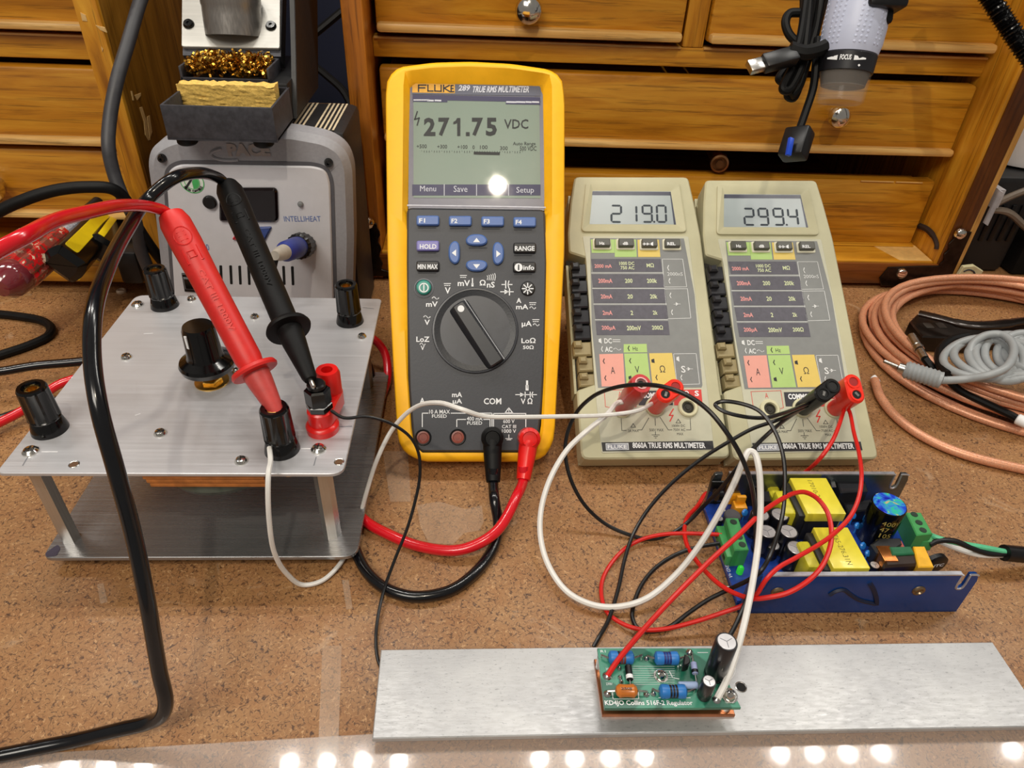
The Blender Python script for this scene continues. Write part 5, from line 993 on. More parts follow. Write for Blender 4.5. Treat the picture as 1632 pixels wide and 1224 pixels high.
# the big bulk capacitor with the iridescent top
def irid():
    m, nt, b = nodes('iridescent_foil'); n = noise(nt, 210, 2, .5, .8)
    col = ramp(nt, n, [(.30, lin((30, 40, 190))), (.42, lin((50, 96, 240))), (.52, lin((70, 170, 240))), (.60, lin((60, 220, 170))), (.68, lin((230, 200, 170))), (.76, lin((130, 90, 200)))])
    nt.links.new(col, b.inputs['Base Color']); b.inputs['Metallic'].default_value = .3; b.inputs['Roughness'].default_value = .2; return m
c = W(1418, 803, .031); r = .0080
big = wob('bulk_capacitor', G().lathe([(r*.94, ZP+.0002), (r, ZP+.001), (r, .0304), (r*.96, .031), (r*.93, .0309)], 40, M.Translation((c.x, c.y, 0))), BLKG, ps)
sub('foil_top', G().lathe([(r*.94, .0309), (r*.92, .0311), (0, .0311)], 40, M.Translation((c.x, c.y, 0))), irid(), ps, big)
g = G()
for k, (row, z_) in enumerate((('400V', .0235), ('47', .0195), ('105', .0155), ('CK', .0115))):
    for i, ch in enumerate(row):
        a_ = math.radians(-118+i*15+k*2); T_ = M.Translation((c.x+(r+.0001)*math.cos(a_), c.y+(r+.0001)*math.sin(a_), z_)) @ M.Rotation(a_+PI/2, 4, 'Z') @ M.Rotation(PI/2, 4, 'X'); wd_ = .0003 if ch == '1' else .0009; txl(g, ch, -wd_, wd_, 0, .0028, 0, .0, T=T_)
sub('lettering', g, mk('print_gold', (176, 156, 84), .5), ps, big, kind='stuff')
TGR = mk('terminal_green', (66, 150, 84), .4, var=.05)
def terminal(pts, z, holes, face):
    q = [tuple(W(x, y, z).xy) for x, y in pts]; b_ = wob('terminal_block', G().prism(q, ZP+.0001, z, .0005), TGR, ps)
    cx = sum(p_[0] for p_ in q)/4; cy = sum(p_[1] for p_ in q)/4; ex = face*.0034
    sub('terminal_skirt', G().box(min(cx, cx+ex*1.9), max(cx, cx+ex*1.9), min(p_[1] for p_ in q)+.0004, max(p_[1] for p_ in q)-.0004, ZP+.0001, z-.0052, .0006), TGR, ps, b_)
    for x, y in holes:
        c = W(x, y, z); s_ = sub('screw_well', G().lathe([(.0017, z+.0001), (.0017, z+.0002), (.0012, z+.00015), (0, z+.00015)], 18, M.Translation((c.x, c.y, 0))), mk('well_dark', (26, 48, 34), .6), ps, b_)
    for k in range(3):
        yy = min(p_[1] for p_ in q)+(k+.5)*(max(p_[1] for p_ in q)-min(p_[1] for p_ in q))/3; sub('wire_entry', G().box(cx+ex*1.88, cx+ex*1.95, yy-.0014, yy+.0014, ZP+.002, z-.0075), MATS['well_dark'], ps, b_)
    return b_
terminal([(1157, 825), (1177, 825), (1194, 875.5), (1171, 877)], .0185, ((1169, 832), (1178, 856), (1183, 868)), -1)
terminal([(1443.6, 816), (1468, 816), (1487, 850), (1461, 853)], .0190, ((1457, 820), (1464.5, 833), (1471, 845)), 1)
for px, py, w_ in ((1172, 777, 0), (1182, 797, 0)):
    c = W(px, py, .017); b_ = wob('jumper_cap', G().box(c.x-.0032, c.x+.0032, c.y-.0026, c.y+.0026, ZP+.0002, .014, .0004), mk('jumper_orange', (236, 160, 28), .4), ps); sub('jumper_tab', G().box(c.x-.0022, c.x+.0026, c.y+.0004, c.y+.0024, .0136, .0185, .0004), MATS['jumper_orange'], ps, b_)
c = W(1168, 820, .013); wob('drum_inductor', G().cyl((c.x, c.y, ZP), (c.x, c.y, .013), .0042, 26, ch=.0005), mk('drum_grey', (70, 68, 72), .5), ps)
CB = mk('ceramic_blue', (44, 130, 220), .3, coat=.4)
for px, py, z, r in ((1187, 817, .013, .0020), (1375, 870, .012, .0020), (1393, 858, .012, .0018), (1360, 822, .013, .0018), (1366, 838, .012, .0018), (1383, 882, .011, .0018), (1352, 830, .011, .0016)):
    c = W(px, py, z); wob('disc_capacitor', G().lathe([(0, -.0009), (r*.8, -.0007), (r, 0), (r*.8, .0007), (0, .0009)], 18, axis(c, c+V((.6, -1, .5)))).cyl((c.x, c.y, ZP), (c.x, c.y, z-r*.6), .0004, 6), CB, ps)
c = W(1181, 905, .0105); led = wob('led_green', G().lathe([(.0016, ZP+.0002), (.0016, ZP+.003), (.0014, ZP+.0040), (.0008, ZP+.0047), (0, ZP+.0049)], 18, M.Translation((c.x, c.y, 0))), mk('led_lit', (40, 176, 52), .2, emit=.45), ps)
g = G(); q = W(1160, 915, ZP+.0001); txl(g, 'V+ GND', -.004, .004, -.0009, .0009, 0, .0, T=M.Translation((q.x+.001, q.y+.002, ZP+.0001)) @ M.Rotation(PI/2, 4, 'Z')); sub('lettering', g, WHT, ps, led)
# the common mode choke, film capacitor, thermistor and small parts at the mains end
chk = pbox('choke_core', [(1404, 872), (1455, 870), (1466, 900), (1412, 903)], .0165, ZP+.0002, mk('core_dark', (44, 30, 22), .4), .001)
COP = mk('copper_wire', (206, 134, 70), .25, .9, var=.2, scale=900)
a, b = W(1404, 884, .016), W(1413, 884, .016); g = G()
for k in range(9):
    xx = a.x-.0006+k*.00075; g.box(xx, xx+.0006, a.y-.0048, a.y+.0046, ZP+.0008, .0172, .0003)
sub('copper_winding', g, COP, ps, chk, kind='stuff')
q0 = [tuple(W(x, y, .0178).xy) for x, y in ((1418, 871), (1452, 870), (1458, 882), (1423, 884))]; sub('green_tape', G().prism(q0, .0160, .0178, .0005), mk('tape_green', (38, 104, 70), .35), ps, chk)
pbox('film_capacitor', [(1456, 870), (1474, 870), (1489, 903), (1464, 904)], .0178, ZP+.0002, mk('film_yellow', (236, 178, 44), .4), .0005)
c = W(1493, 892, .0155); nt_ = wob('thermistor', G().lathe([(0, -.0016), (.0050, -.0016), (.0060, -.001), (.0060, .001), (.0050, .0016), (0, .0016)], 30, M.Translation((c.x, c.y, .0130)) @ M.Rotation(.15, 4, 'Z') @ M.Rotation(PI/2, 4, 'X')), BLK, ps)
g = G(); T_ = M.Translation((c.x, c.y, .0130)) @ M.Rotation(1.15-PI/2, 4, 'Z') @ M.Rotation(PI/2, 4, 'X') @ M.Translation((0, 0, .0017)); 
txl(g, 'NTC', -.0036, .0036, -.0008, .0012, .0, .02, T=M.Translation((c.x, c.y, .0130)) @ M.Rotation(.15, 4, 'Z') @ M.Rotation(PI/2, 4, 'X') @ M.Translation((0, 0, .00168))); sub('lettering', g, WHT, ps, nt_)
pbox('choke_coil', [(1388, 866), (1402, 856), (1436, 856), (1440, 868), (1424, 878), (1398, 880)], .0165, ZP+.0002, FER, .001)
c = W(1395, 899, .0125); o = ecap(ps, (0, 0), .0024, 0, .0050, m=CAPS); o.location = V((c.x, c.y, ZP+.0001))-ps.location
pbox('varistor', [(1432, 862), (1437, 861), (1446, 878), (1440, 880)], .0160, ZP+.0002, mk('varistor_red', (170, 84, 70), .4), .0004)
tq = pbox('power_transistor', [(1334, 766), (1378, 764), (1384, 782), (1340, 785)], .0225, ZP+.0002, mk('device_black', (30, 30, 34), .3, coat=.3), .0006)
c = W(1330, 775, .023); sub('spring_clip', G().prism([(0, 0), (.0024, 0), (.0034, .0044), (.0016, .0052)], 0, .0006, T=M.Translation((c.x-.002, c.y-.001, .0228))), STEEL, ps, tq)
pbox('bridge_rectifier', [(1345, 800), (1390, 795), (1394, 812), (1352, 816)], .0150, ZP+.0002, MATS['device_black'], .0006)
for x0_, x1_, y_ in ((1195, 1212, 768), (1210, 1226, 790)): pbox('diode_package', [(x0_, y_-8), (x1_, y_-8), (x1_+4, y_+8), (x0_+4, y_+8)], .0210, ZP+.0002, MATS['device_black'], .0005)
pbox('yellow_coil', [(1218, 762), (1240, 762), (1246, 790), (1238, 800), (1230, 788)], .0185, ZP+.0002, MATS['wrap_yellow'], .0012)
for x, y in ((1150, 880), (1160, 935), (1140, 800), (1153, 812)): c = W(x, y, ZP+.001); wob('chip_resistor', G().box(c.x-.0010, c.x+.0010, c.y-.0006, c.y+.0006, ZP, ZP+.0007, .0001), WHT if x != 1140 else BLK, ps)
wob('power_jack', G().cyl((X0+.0042, Y1-.007, .0180), (X0+.0015, Y1-.0075, .0185), .0032, 20).box(X0-.0004, X0+.008, Y1-.0035, Y1-.002, .016, .0235, .001), BLK, ps)
# mains cord
mc = thing('mains_cord', 'mains cord with green, black and white cores from the green terminal', 'cord', P(1600, 882, .012))
wob('outer_sheath', G().tube(spline([P(x, y, z_) for x, y, z_ in ((1600, 881, .013), (1632, 884, .011), (1720, 892, .006), (1820, 900, .005))], 6), .0040, 14), BLK, mc)
e0 = W(1480, 862, .011)
for nm, m, pts in (('green_core', mk('core_green', (92, 186, 142), .4), ((1481, 852, .013), (1496, 858, .0145), (1530, 866, .0155), (1570, 873, .0145), (1605, 880, .0135))), ('black_core', BLKW, ((1482, 868, .012), (1496, 862, .014), (1520, 862, .0165), (1545, 872, .0150), (1575, 882, .0125), (1605, 883, .0128))), ('white_core', WHTW, ((1480, 858, .010), (1500, 864, .010), (1525, 874, .009), (1560, 884, .010), (1605, 884, .0118)))):
    wob(nm, G().tube(spline([P(*p_) for p_ in pts], 6), .0014, 10), m, mc)
# ================================================================== banana plugs in the beige meters
def jw(px, py, second): return PB.w(*PB(px, py, .002)) + (DX2 if second else V((0, 0, 0)))
def frame(j, ang):
    ez = PB.n; ex = (PB.ex*math.cos(ang)+PB.ey*math.sin(ang)); ey = ez.cross(ex); T_ = M.Identity(4)
    for i in range(3): T_[i][0], T_[i][1], T_[i][2], T_[i][3] = ex[i], ey[i], ez[i], j[i]
    return T_
def twin(j, ang, L, m, label, r=.0046, sp=.0072):
    T_ = frame(j, ang); t = thing('twin_banana_plug', label, 'banana plug', T_, 'stacking plugs in the meters')
    cap2 = [(r*math.cos(a), r*math.sin(a)) for a in [PI/2+PI*k/12 for k in range(13)]]+[(sp+r*math.cos(a), r*math.sin(a)) for a in [-PI/2+PI*k/12 for k in range(13)]]
    ob('plug_body', G().prism(circ(0, 0, r*.98, 24), .0002, L*.5, 0, .0006).prism(cap2, L*.44, L, .0007, .0012), m, t)
    for x, mm_ in ((0, STEEL), (sp, m)):
        s_ = ob('socket_rim', G().lathe([(r*.80, L-.0002), (r*.78, L+.0005), (r*.56, L+.0005), (r*.5, L-.0002)], 22, M.Translation((x, 0, 0))), m, t)
        ob('socket_hole', G().add([(x+a, b, L+.0001) for a, b in circ(0, 0, r*.52, 18)], [list(range(18))]), DARK if x == 0 else mk('hole_'+m.name, tuple(0 for _ in range(3)) if m is BLK else (150, 16, 14), .5), s_)
        if x == 0: ob('contact', G().box(-.0012, .0014, -.0009, .0004, L+.00012, L+.0003, T=M.Rotation(.6, 4, 'Z')), STEEL, s_)
    return t
ORG = mk('plug_scarlet', (236, 44, 22), .35, var=.04, coat=.15)
J1, J2, J3, J4 = jw(991, 651, 0), jw(1044, 649, 0), jw(1044, 649, 1), jw(1096, 650, 1)
t2 = twin(J2, .62, .0215, ORG, 'scarlet twin banana plug in the common socket of the meter showing 219.0')
t3 = twin(J3, .62, .0245, BLK, 'black twin banana plug in the common socket of the meter showing 299.4')
t4 = twin(J4, 1.62, .0240, ORG, 'scarlet twin banana plug in the volt socket of the meter showing 299.4')
t1 = thing('ribbed_banana_plug', 'dark red ribbed round banana plug beside the scarlet twin plug', 'banana plug', frame(J1, 0) @ M.Rotation(math.radians(7), 4, 'Y') @ M.Rotation(math.radians(-6), 4, 'X'), 'stacking plugs in the meters')
ob('plug_body', G().lathe([(.0046, 0.0008), (.0050, .006), (.0050, .014), (.0056, .0152), (.0058, .028), (.0052, .0315), (.0034, .0315), (.0032, .028), (0, .027)], 40, wave=lambda i, z: 1-(.06 if i % 2 and .0153 < z < .0275 else 0)), mk('plug_darkred', (188, 26, 30), .32, var=.06, coat=.3), t1)
ob('socket_ring', G().lathe([(.0034, .0300), (.0034, .0318), (.0027, .0318), (.0024, .0290), (0, .0286)], 24), mk('socket_pink', (206, 160, 156), .3, .4), t1)
ob('socket_core', G().cyl((0, 0, .0284), (0, 0, .0310), .0018, 14), DARK, t1)
# ================================================================== loose hookup wires
def wire(pts, r, m, label, grp, k=8, n=8):
    g = G().tube(spline(pts, k), r, n); return tag(ob('hookup_wire', g, m), label, 'wire', grp)
Z = lambda L: [P(x, y, z_) for x, y, z_ in L]
GW_ = 'hookup wires between the meters and boards'
n_ = PB.n
a1 = J1+n_*.013+V((-.0052, -.0018, 0))
wire([NP+V((-.003, -.0062, .0065))]+Z([(431, 735, .0685), (428, 752, .0690), (427, 780, .0640), (429, 830, .0500), (437, 880, .031), (456, 913, .014), (482, 932, .0024), (512, 926, .0022), (540, 901, .0025), (556, 872, .0026), (566, 845, .0030), (574, 822, .006), (584, 785, .018), (600, 735, .032), (625, 685, .046), (660, 650, .062), (700, 642, .074), (735, 652, .078), (770, 663, .072), (830, 664.5, .066), (900, 663.5, .060), (960, 662, .056), (1010, 656, .054)])+[J2+n_*.010+V((-.0046, -.002, 0))], .0011, WHTW, 'white wire from the near binding post across the yellow multimeter to the scarlet plug', GW_)
ww = Z([(965, 663, .052), (935, 687, .046), (903, 718, .040), (876, 765, .030), (862, 815, .020), (862, 860, .012), (875, 903, .006), (905, 944, .0046), (945, 964, .0044), (985, 967, .0046), (1030, 954, .0068), (1075, 918, .014), (1110, 876, .026), (1145, 820, .042), (1172, 766, .058), (1186, 732, .068), (1194, 719, .0705), (1202, 722, .070), (1209, 745, .066), (1212, 800, .054), (1209, 860, .043), (1200, 925, .034), (1187, 990, .0275), (1172, 1045, .0235), (1156, 1088, .0203), (1143, 1113, .0178)])
wire([a1+V((.003, .001, 0)), a1]+ww, .0014, WHTW, 'white wire from the ribbed plug looping low then arching over to the green board', GW_)
wire([BPC+V((.0052, -.002, .0125))]+Z([(548, 666, .073), (585, 664, .072), (625, 676, .066), (654, 697, .058), (667, 722, .050), (669, 760, .039), (660, 805, .029), (648, 845, .021), (630, 890, .012), (612, 940, .006), (602, 985, .0035), (599, 1020, .0026), (601.5, 1048, .0020), (607, 1064, .0018)]), .00075, BLKW, 'thin black wire from the hexagonal plug down to the aluminium bar end', GW_)
BC = PR.m @ PR(1144, 1042)
wire([V((BC.x, BC.y, ZR+.0012))]+Z([(1166, 1008, .020), (1182, 975, .0225), (1196, 940, .0270), (1204, 900, .033), (1205, 850, .042), (1202, 800, .054), (1194, 760, .070), (1180, 725, .080), (1160, 692, .088), (1130, 655, .094), (1095, 630, .096), (1055, 616, .094), (1015, 613, .088), (975, 619, .078), (942, 634, .066), (917, 660, .054), (903, 695, .044), (901, 725, .036), (910, 765, .026), (932, 805, .015), (965, 835, .006), (1005, 853, .0022), (1035, 859, .0016), (1066, 852, .003), (1092, 836, .007), (1120, 808, .016), (1144, 784, .0280), (1170, 752, .044), (1200, 715, .0545), (1230, 686, .0585)])+[J3+n_*.0075+V((-.0044, -.0026, -.0010))], .0010, BLKW, 'black wire circling over the beige meter to the black twin plug from the green board', GW_)
wire([J3+n_*.0100+V((-.0036, -.0034, 0))]+Z([(1235, 671, .058), (1200, 683, .054), (1165, 702, .048), (1120, 730, .038), (1075, 766, .027), (1036, 808, .016), (1010, 850, .009), (996, 890, .006), (985, 940, .0045), (969, 990, .0035), (955, 1015, .0030), (946, 1031, .0016)]), .00095, BLKW, 'black wire running from the black twin plug straight down behind the bar', GW_)
wire([J3+n_*.0130+V((-.0040, -.0030, .0004))]+Z([(1240, 661, .064), (1215, 666, .066), (1180, 663, .067), (1150, 654, .068), (1140, 645, .069), (1150, 640, .070), (1180, 643, .072), (1210, 655, .072), (1232, 682, .068), (1246, 717, .062), (1251, 757, .054), (1248, 815, .042), (1238, 855, .035), (1226, 888, .031), (1210, 913, .030), (1190, 926, .024), (1165, 938, .016), (1130, 955, .009), (1100, 975, .0040), (1065, 1000, .0020), (1040, 1006, .0017), (1018, 1003, .0017), (1008, 985, .0018), (1011, 960, .002), (1024, 930, .003), (1045, 905, .0045), (1075, 885, .007), (1108, 873, .0105)])+[W(1146, 866, .0118)], .0010, BLKW, 'black wire with a loop beside its plug that ends in the green terminal', GW_)
wire([W(1150, 852, .0125)]+Z([(1125, 851, .0115), (1085, 850, .008), (1055, 852, .0055), (1025, 859, .004), (998, 873, .003), (974, 898, .0022), (960, 925, .0018), (959, 952, .0018), (968, 976, .0019), (990, 993, .0024), (1020, 1003, .0036), (1055, 1003, .005), (1100, 993, .007), (1150, 977, .011), (1190, 962, .017), (1206, 947, .024), (1220, 925, .031), (1240, 905, .034), (1270, 888, .036), (1305, 868, .037), (1332, 848, .038), (1356, 822, .040), (1369, 792, .043), (1373, 760, .046), (1369, 722, .046), (1361, 690, .044)])+[J4+n_*.009+V((.0012, -.0052, 0)), J4+n_*.0095+V((.0004, -.0035, 0))], .0010, REDW, 'red wire from the green terminal over the yellow transformers to the scarlet plug', GW_)
RP = P(968, 1077, ZR+.001)
wire([RP]+Z([(985, 1052, .0215), (1020, 1010, .029), (1060, 966, .036), (1100, 925, .041), (1140, 886, .044), (1180, 850, .0465), (1215, 816, .048), (1245, 796, .0475), (1266, 786, .046), (1285, 785, .044), (1303, 795, .0415), (1318, 815, .039), (1325, 845, .037), (1322, 875, .0355), (1308, 905, .034), (1285, 928, .0325), (1255, 945, .029), (1225, 952, .0255), (1200, 954, .022), (1170, 945, .0185), (1145, 930, .016), (1122, 908, .0135), (1106, 888, .0110), (1094, 866, .009), (1091, 843, .007), (1095, 825, .006), (1112, 806, .005), (1126, 786, .0045)])+[V((.126, .2605, .006)), V((.150, .2640, .012)), P(1262, 768, y=.264), P(1284, 752, y=.264), P(1310, 727, .0355), P(1328, 700, .0395)]+[J4+n_*.0085+V((-.0012, -.0052, 0)), J4+n_*.009+V((-.0004, -.0035, 0))], .0011, REDW, 'red wire rising straight from the green board and looping above the power supply', GW_)
# ================================================================== coiled cables at the meters' side
def braid():
    m, nt, b = nodes('copper_braid'); n = noise(nt, 1500, 2, .6); n2 = noise(nt, 30, 2, .5)
    wv = nt.nodes.new('ShaderNodeTexChecker'); wv.inputs['Scale'].default_value = 620; t = nt.nodes.new('ShaderNodeTexCoord'); nt.links.new(t.outputs['Object'], wv.inputs[0])
    col = mix(nt, ramp(nt, n, [(.3, 0.), (.7, 1.)]), lin((190, 124, 92)), lin((236, 180, 146))); col = mix(nt, wv.outputs['Fac'], col, lin((222, 156, 120)))
    nt.links.new(col, b.inputs['Base Color']); b.inputs['Roughness'].default_value = .38; b.inputs['Metallic'].default_value = .25; bump(nt, b, wv.outputs['Fac'], .7, .0004); return m
COAX = braid()
pts = [P(1396, 606, .006), P(1404, 630, .006)]
def arc(cx, cy, rx, ry, a0, a1, z0, z1, n=16, tilt=0):
    out = []
    for k in range(n):
        t = a0+(a1-a0)*k/(n-1); out.append(V((cx+rx*math.cos(t), cy+ry*math.sin(t), z0+(z1-z0)*k/(n-1)+tilt*math.sin(t))))
    return out
L0 = P(1400, 620, .0035)
cb = thing('coaxial_cable', 'copper coloured braided cable coiled in many turns at the chest', 'cable', V((.39, .41, 0)))
g = G().tube(spline([P(x, y, .0034) for x, y in ((1394, 606), (1404, 634), (1428, 664), (1470, 695), (1530, 722), (1632, 748), (1760, 770))]+[V((.44, .30, .0034)), V((.50, .36, .0034)), V((.51, .42, .006)), V((.46, .50, .010))], 8), .0028, 12)
wob('cable_end', g, COAX, cb)
turns = [(.3860, .4030, .1050, .0960, .0037), (.3900, .4000, .1010, .0930, .0036), (.3960, .4070, .0990, .0890, .0034), (.3810, .4030, .0990, .0910, .0086), (.3930, .4020, .1070, .0920, .0088), (.3870, .4050, .0930, .0880, .0086), (.3990, .4000, .1030, .0860, .0138), (.3830, .4020, .0960, .0870, .0140), (.3910, .4030, .0890, .0840, .0138), (.3940, .4000, .1010, .0830, .0188), (.3850, .3970, .0970, .0840, .0190), (.3900, .3960, .1040, .0860, .0240)]
for k, (cx, cy, rx, ry, z_) in enumerate(turns):
    a0 = random.uniform(0, 6.28)
    q = [V((cx+rx*(1+.025*math.sin(2*t+k))*math.cos(t), cy+ry*(1+.02*math.sin(3*t+1.7*k))*math.sin(t), z_+.0012*math.sin(t+k*1.3))) for t in [a0+2*PI*i/48 for i in range(49)]]
    wob('cable_turn', G().tube(q, .00255, 12, False), COAX, cb)
c = P(1396, 606, .0036); wob('cable_tip', G().lathe([(.0020, -.002), (.0020, .003), (.0012, .0034), (0, .0036)], 12, axis(c, c+V((-.3, 1, .2)))), WHT, cb)
GRYC = mk('grey_cable', (150, 154, 156), .4, var=.04)
gc = thing('phono_cable', 'grey coiled cable with a ribbed phono plug resting on the copper coil', 'cable', P(1560, 590, .03))
zc_ = .032
cc_ = P(1578, 578, zc_)
for k in range(7):
    rx, ry = .0215-.0008*(k % 3), .0205+.0010*(k % 2)
    q = [V((cc_.x-.008+k*.0062+rx*math.cos(t), cc_.y+.0015*math.sin(k*2.1)+ry*math.sin(t+.25), zc_-.001+.0034+.0009*k+.0034*math.cos(t)+.0016*math.sin(2*t+k))) for t in [2*PI*i/48 for i in range(49)]]
    wob('cable_turn', G().tube(q, .0025, 12, False), GRYC, gc)
q0, q1, q2, q3, q4 = P(1408, 575, .0330), P(1432, 585, .0330), P(1444, 589, .0330), P(1499, 606, .0330), P(1512, 606, .0335)
wob('plug_pin', G().cyl(q0, q1, .0012, 12, ch=.0005).cyl(q1, q2, .0030, 16), STEEL, gc)
bt_ = wob('plug_boot', G().lathe([(.0042, -.001), (.0050, 0)]+[(.0056-(.0007 if i % 2 else 0), .0006+i*.00115) for i in range(16)]+[(.0052, .0195), (.003, .0202)], 24, axis(q2, q3)), GRYC, gc)
wob('plug_cable', G().tube(spline([q3, q4]+[P(x, y, z_) for x, y, z_ in ((1540, 604, .036), (1575, 598, .042), (1600, 588, .045), (1615, 566, .046), (1612, 545, .046), (1595, 533, .045), (1572, 534, .043), (1552, 546, .0385), (1545, 566, .0340), (1556, 588, .0320))], 8), .0024, 12), GRYC, gc)
jb = thing('jumper_cable', 'black jumper cable with small metal plugs running inside the copper coil', 'cable', P(1540, 640, .012))
wob('cable', G().tube(spline([P(x, y, z_) for x, y, z_ in ((1474, 572, .025), (1486, 586, .022), (1505, 600, .018), (1530, 622, .014), (1570, 642, .013), (1612, 662, .013), (1622, 668, .013))], 8), .0024, 10), BLKR, jb)
a, b = P(1452, 535, .027), P(1474, 572, .025); wob('plug', G().cyl(a, a.lerp(b, .45), .0028, 14, ch=.0005).cyl(a.lerp(b, .5), a.lerp(b, .62), .0032, 14).cyl(a.lerp(b, .66), b, .0026, 14), STEEL, jb)
a, b = P(1620, 667, .013), P(1640, 676, .013); wob('plug', G().cyl(a, b, .0034, 16, ch=.0006), WHT, jb)
jc = G().tube(spline([P(x, y, z_) for x, y, z_ in ((1510, 598, .0295), (1498, 578, .0275), (1500, 556, .0275), (1516, 542, .028), (1540, 536, .028))], 8), .0030, 10); tag(ob('cable_tie_cord', jc, BLKR), 'short black cord curling round the end of the grey coil', 'cord')
# dark hand tool inside the coil
tm = mk('tool_steel', (44, 37, 33), .3, .7, var=.3, scale=80, coat=.3)
tl = thing('crimping_tool', 'dark steel lever tool with a curved top arm lying inside the copper coil', 'tool', P(1540, 520, .01))
q = lambda L, z_: [tuple(P(x, y, z_).xy) for x, y in L]
wob('tool_body', G().prism(q([(1450, 512), (1462, 500), (1545, 512), (1632, 508), (1640, 528), (1560, 540), (1470, 536)], .013), .001, .013, .001), tm, tl)
g = G(); g.T = M.Translation((0, 0, .0185)) @ M.Scale(.5, 4, (0, 0, 1)) @ M.Translation((0, 0, -.0185)); wob('lever_arm', g.tube(spline([P(x, y, z_) for x, y, z_ in ((1466, 500, .018), (1500, 505, .021), (1540, 514, .022), (1580, 516, .021), (1630, 512, .018), (1690, 512, .014))], 6), [.0040]*10+[.0048]*12+[.004]*9, 12), tm, tl)
for x in (1480, 1500): c = P(x, 518, .0135); wob('recess', G().prism(rpoly([(c.x-.003, c.y-.0035), (c.x+.003, c.y-.0035), (c.x+.003, c.y+.0035), (c.x-.003, c.y+.0035)], .001, 2), .0129, .0133), mk('recess_grey', (92, 88, 84), .3, .5), tl)
# ================================================================== right background
ab = thing('power_brick', 'black ribbed power brick standing beside the wide oak chest', 'power adapter', V((.47, .53, .0005)))
wob('brick_case', G().box(.402, .458, .535, .62, .0005, .085, .005), mk('brick_black', (24, 24, 26), .5, var=.1), ab)
for k in range(6): wob('vent_rib', G().box(.408+k*.008, .412+k*.008, .5335, .5355, .030, .062, .0006), BLK, ab)
bt2 = thing('beige_tag', 'cream plastic tag leaning on the dark power brick near the copper coil', 'tag', P(1540, 440, .01))
f2 = [P(1514, 457, y=.5), P(1534, 424, y=.5), P(1552, 422, y=.5), P(1566, 431, y=.5), P(1552, 458, y=.5)]
wob('tag_body', G().prism([(p_.x, p_.z) for p_ in f2], -.5015, -.4985, .0006, T=XZ), mk('tag_cream', (186, 178, 140), .5), bt2)
g = G().tube(spline([P(x, y, y=.4980) for x, y in ((1536, 433), (1544, 430), (1552, 433), (1553, 439), (1546, 441), (1540, 438))], 4), .0006, 5); wob('ink_mark', g, INK, bt2)
wp = thing('white_plug', 'pale grey wall plug with grey cables above the power brick', 'plug', V((.435, .53, .085)))
pl0, pl1 = P(1558, 372, y=.512), P(1582, 326, y=.512)
wob('plug_body', G().box(pl0.x-.004, pl1.x, .505, .535, .0853, pl1.z, .003).box(pl0.x-.004, pl1.x-.006, .500, .506, .0853, pl0.z+.012, .002), mk('plug_grey', (170, 168, 172), .45), wp)
for pts in (((1578, 330), (1600, 318), (1640, 302), (1720, 284), (1800, 276)), ((1578, 334), (1606, 338), (1640, 366), (1700, 400), (1800, 430))): wob('cable', G().tube(spline([P(x, y, y=.52) for x, y in pts], 6), .0028, 8), mk('cable_taupe', (112, 100, 88), .5), wp)
rollc = P(1630, 232, y=.55); zb_ = P(1612, 268, y=.55).z
pr = thing('paper_roll', 'white paper towel roll at the edge of the wide oak chest', 'paper roll', V((rollc.x+.030, .575, zb_)))
wob('roll', G().lathe([(.018, zb_), (.044, zb_), (.045, zb_+.003), (.045, zb_+.12), (.018, zb_+.12)], 48, M.Translation((rollc.x+.030, .590, 0))), mk('paper_white', (226, 224, 226), .8, var=.03, scale=80, bmp=.4), pr)
pass
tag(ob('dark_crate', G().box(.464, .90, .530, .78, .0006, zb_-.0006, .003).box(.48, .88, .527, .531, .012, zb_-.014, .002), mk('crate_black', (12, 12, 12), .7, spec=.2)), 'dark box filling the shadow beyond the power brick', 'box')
# gooseneck
gn = thing('gooseneck_arm', 'black ribbed flexible gooseneck arm crossing in front of the wide oak chest', 'flexible arm', D(1600, 40, .45))
cl_ = spline([D(x, y, d_) for x, y, d_ in ((1540, -60, .44), (1575, -8, .44), (1604, 38, .44), (1640, 90, .44), (1690, 150, .44), (1740, 220, .45), (1790, 320, .46))]+[V((.52, .42, .10)), V((.54, .41, .03)), V((.545, .41, .0))], 10)
cl2 = []; 
for a, b in zip(cl_, cl_[1:]):
    m_ = max(1, int((b-a).length/.0007)); cl2 += [a.lerp(b, i/m_) for i in range(m_)]
wob('ribbed_hose', G().tube(cl2, [.0056+.0009*math.sin(i*2.2) for i in range(len(cl2))], 12), BLKG, gn)
wob('arm_base', G().cyl((.545, .41, .0005), (.545, .41, .015), .03, 28, ch=.002), BLK, gn)
# ================================================================== handheld microscope
ma, mb = D(1372, -6, .372), D(1337, 164, .385)
ms = thing('usb_microscope', 'white and black handheld microscope with clear tip hanging in its clamp', 'microscope', mb)
AX = axis(ma, mb); ML = (mb-ma).length; rr_ = lambda px, d_=.38: px*d_/FPX
WH = mk('mic_white', (186, 192, 214), .4, var=.02)
body = wob('body', G().lathe([(.0150, -.004), (rr_(46), .000), (rr_(47.5), ML*.30), (rr_(46), ML*.45), (rr_(42.5), ML*.545), (rr_(41), ML*.55)], 48, AX), WH, ms)
wob('top_collar', G().lathe([(.0142, -.02), (.0152, -.004), (.0152, .001)], 40, AX), mk('collar_navy', (20, 22, 44), .35), ms)
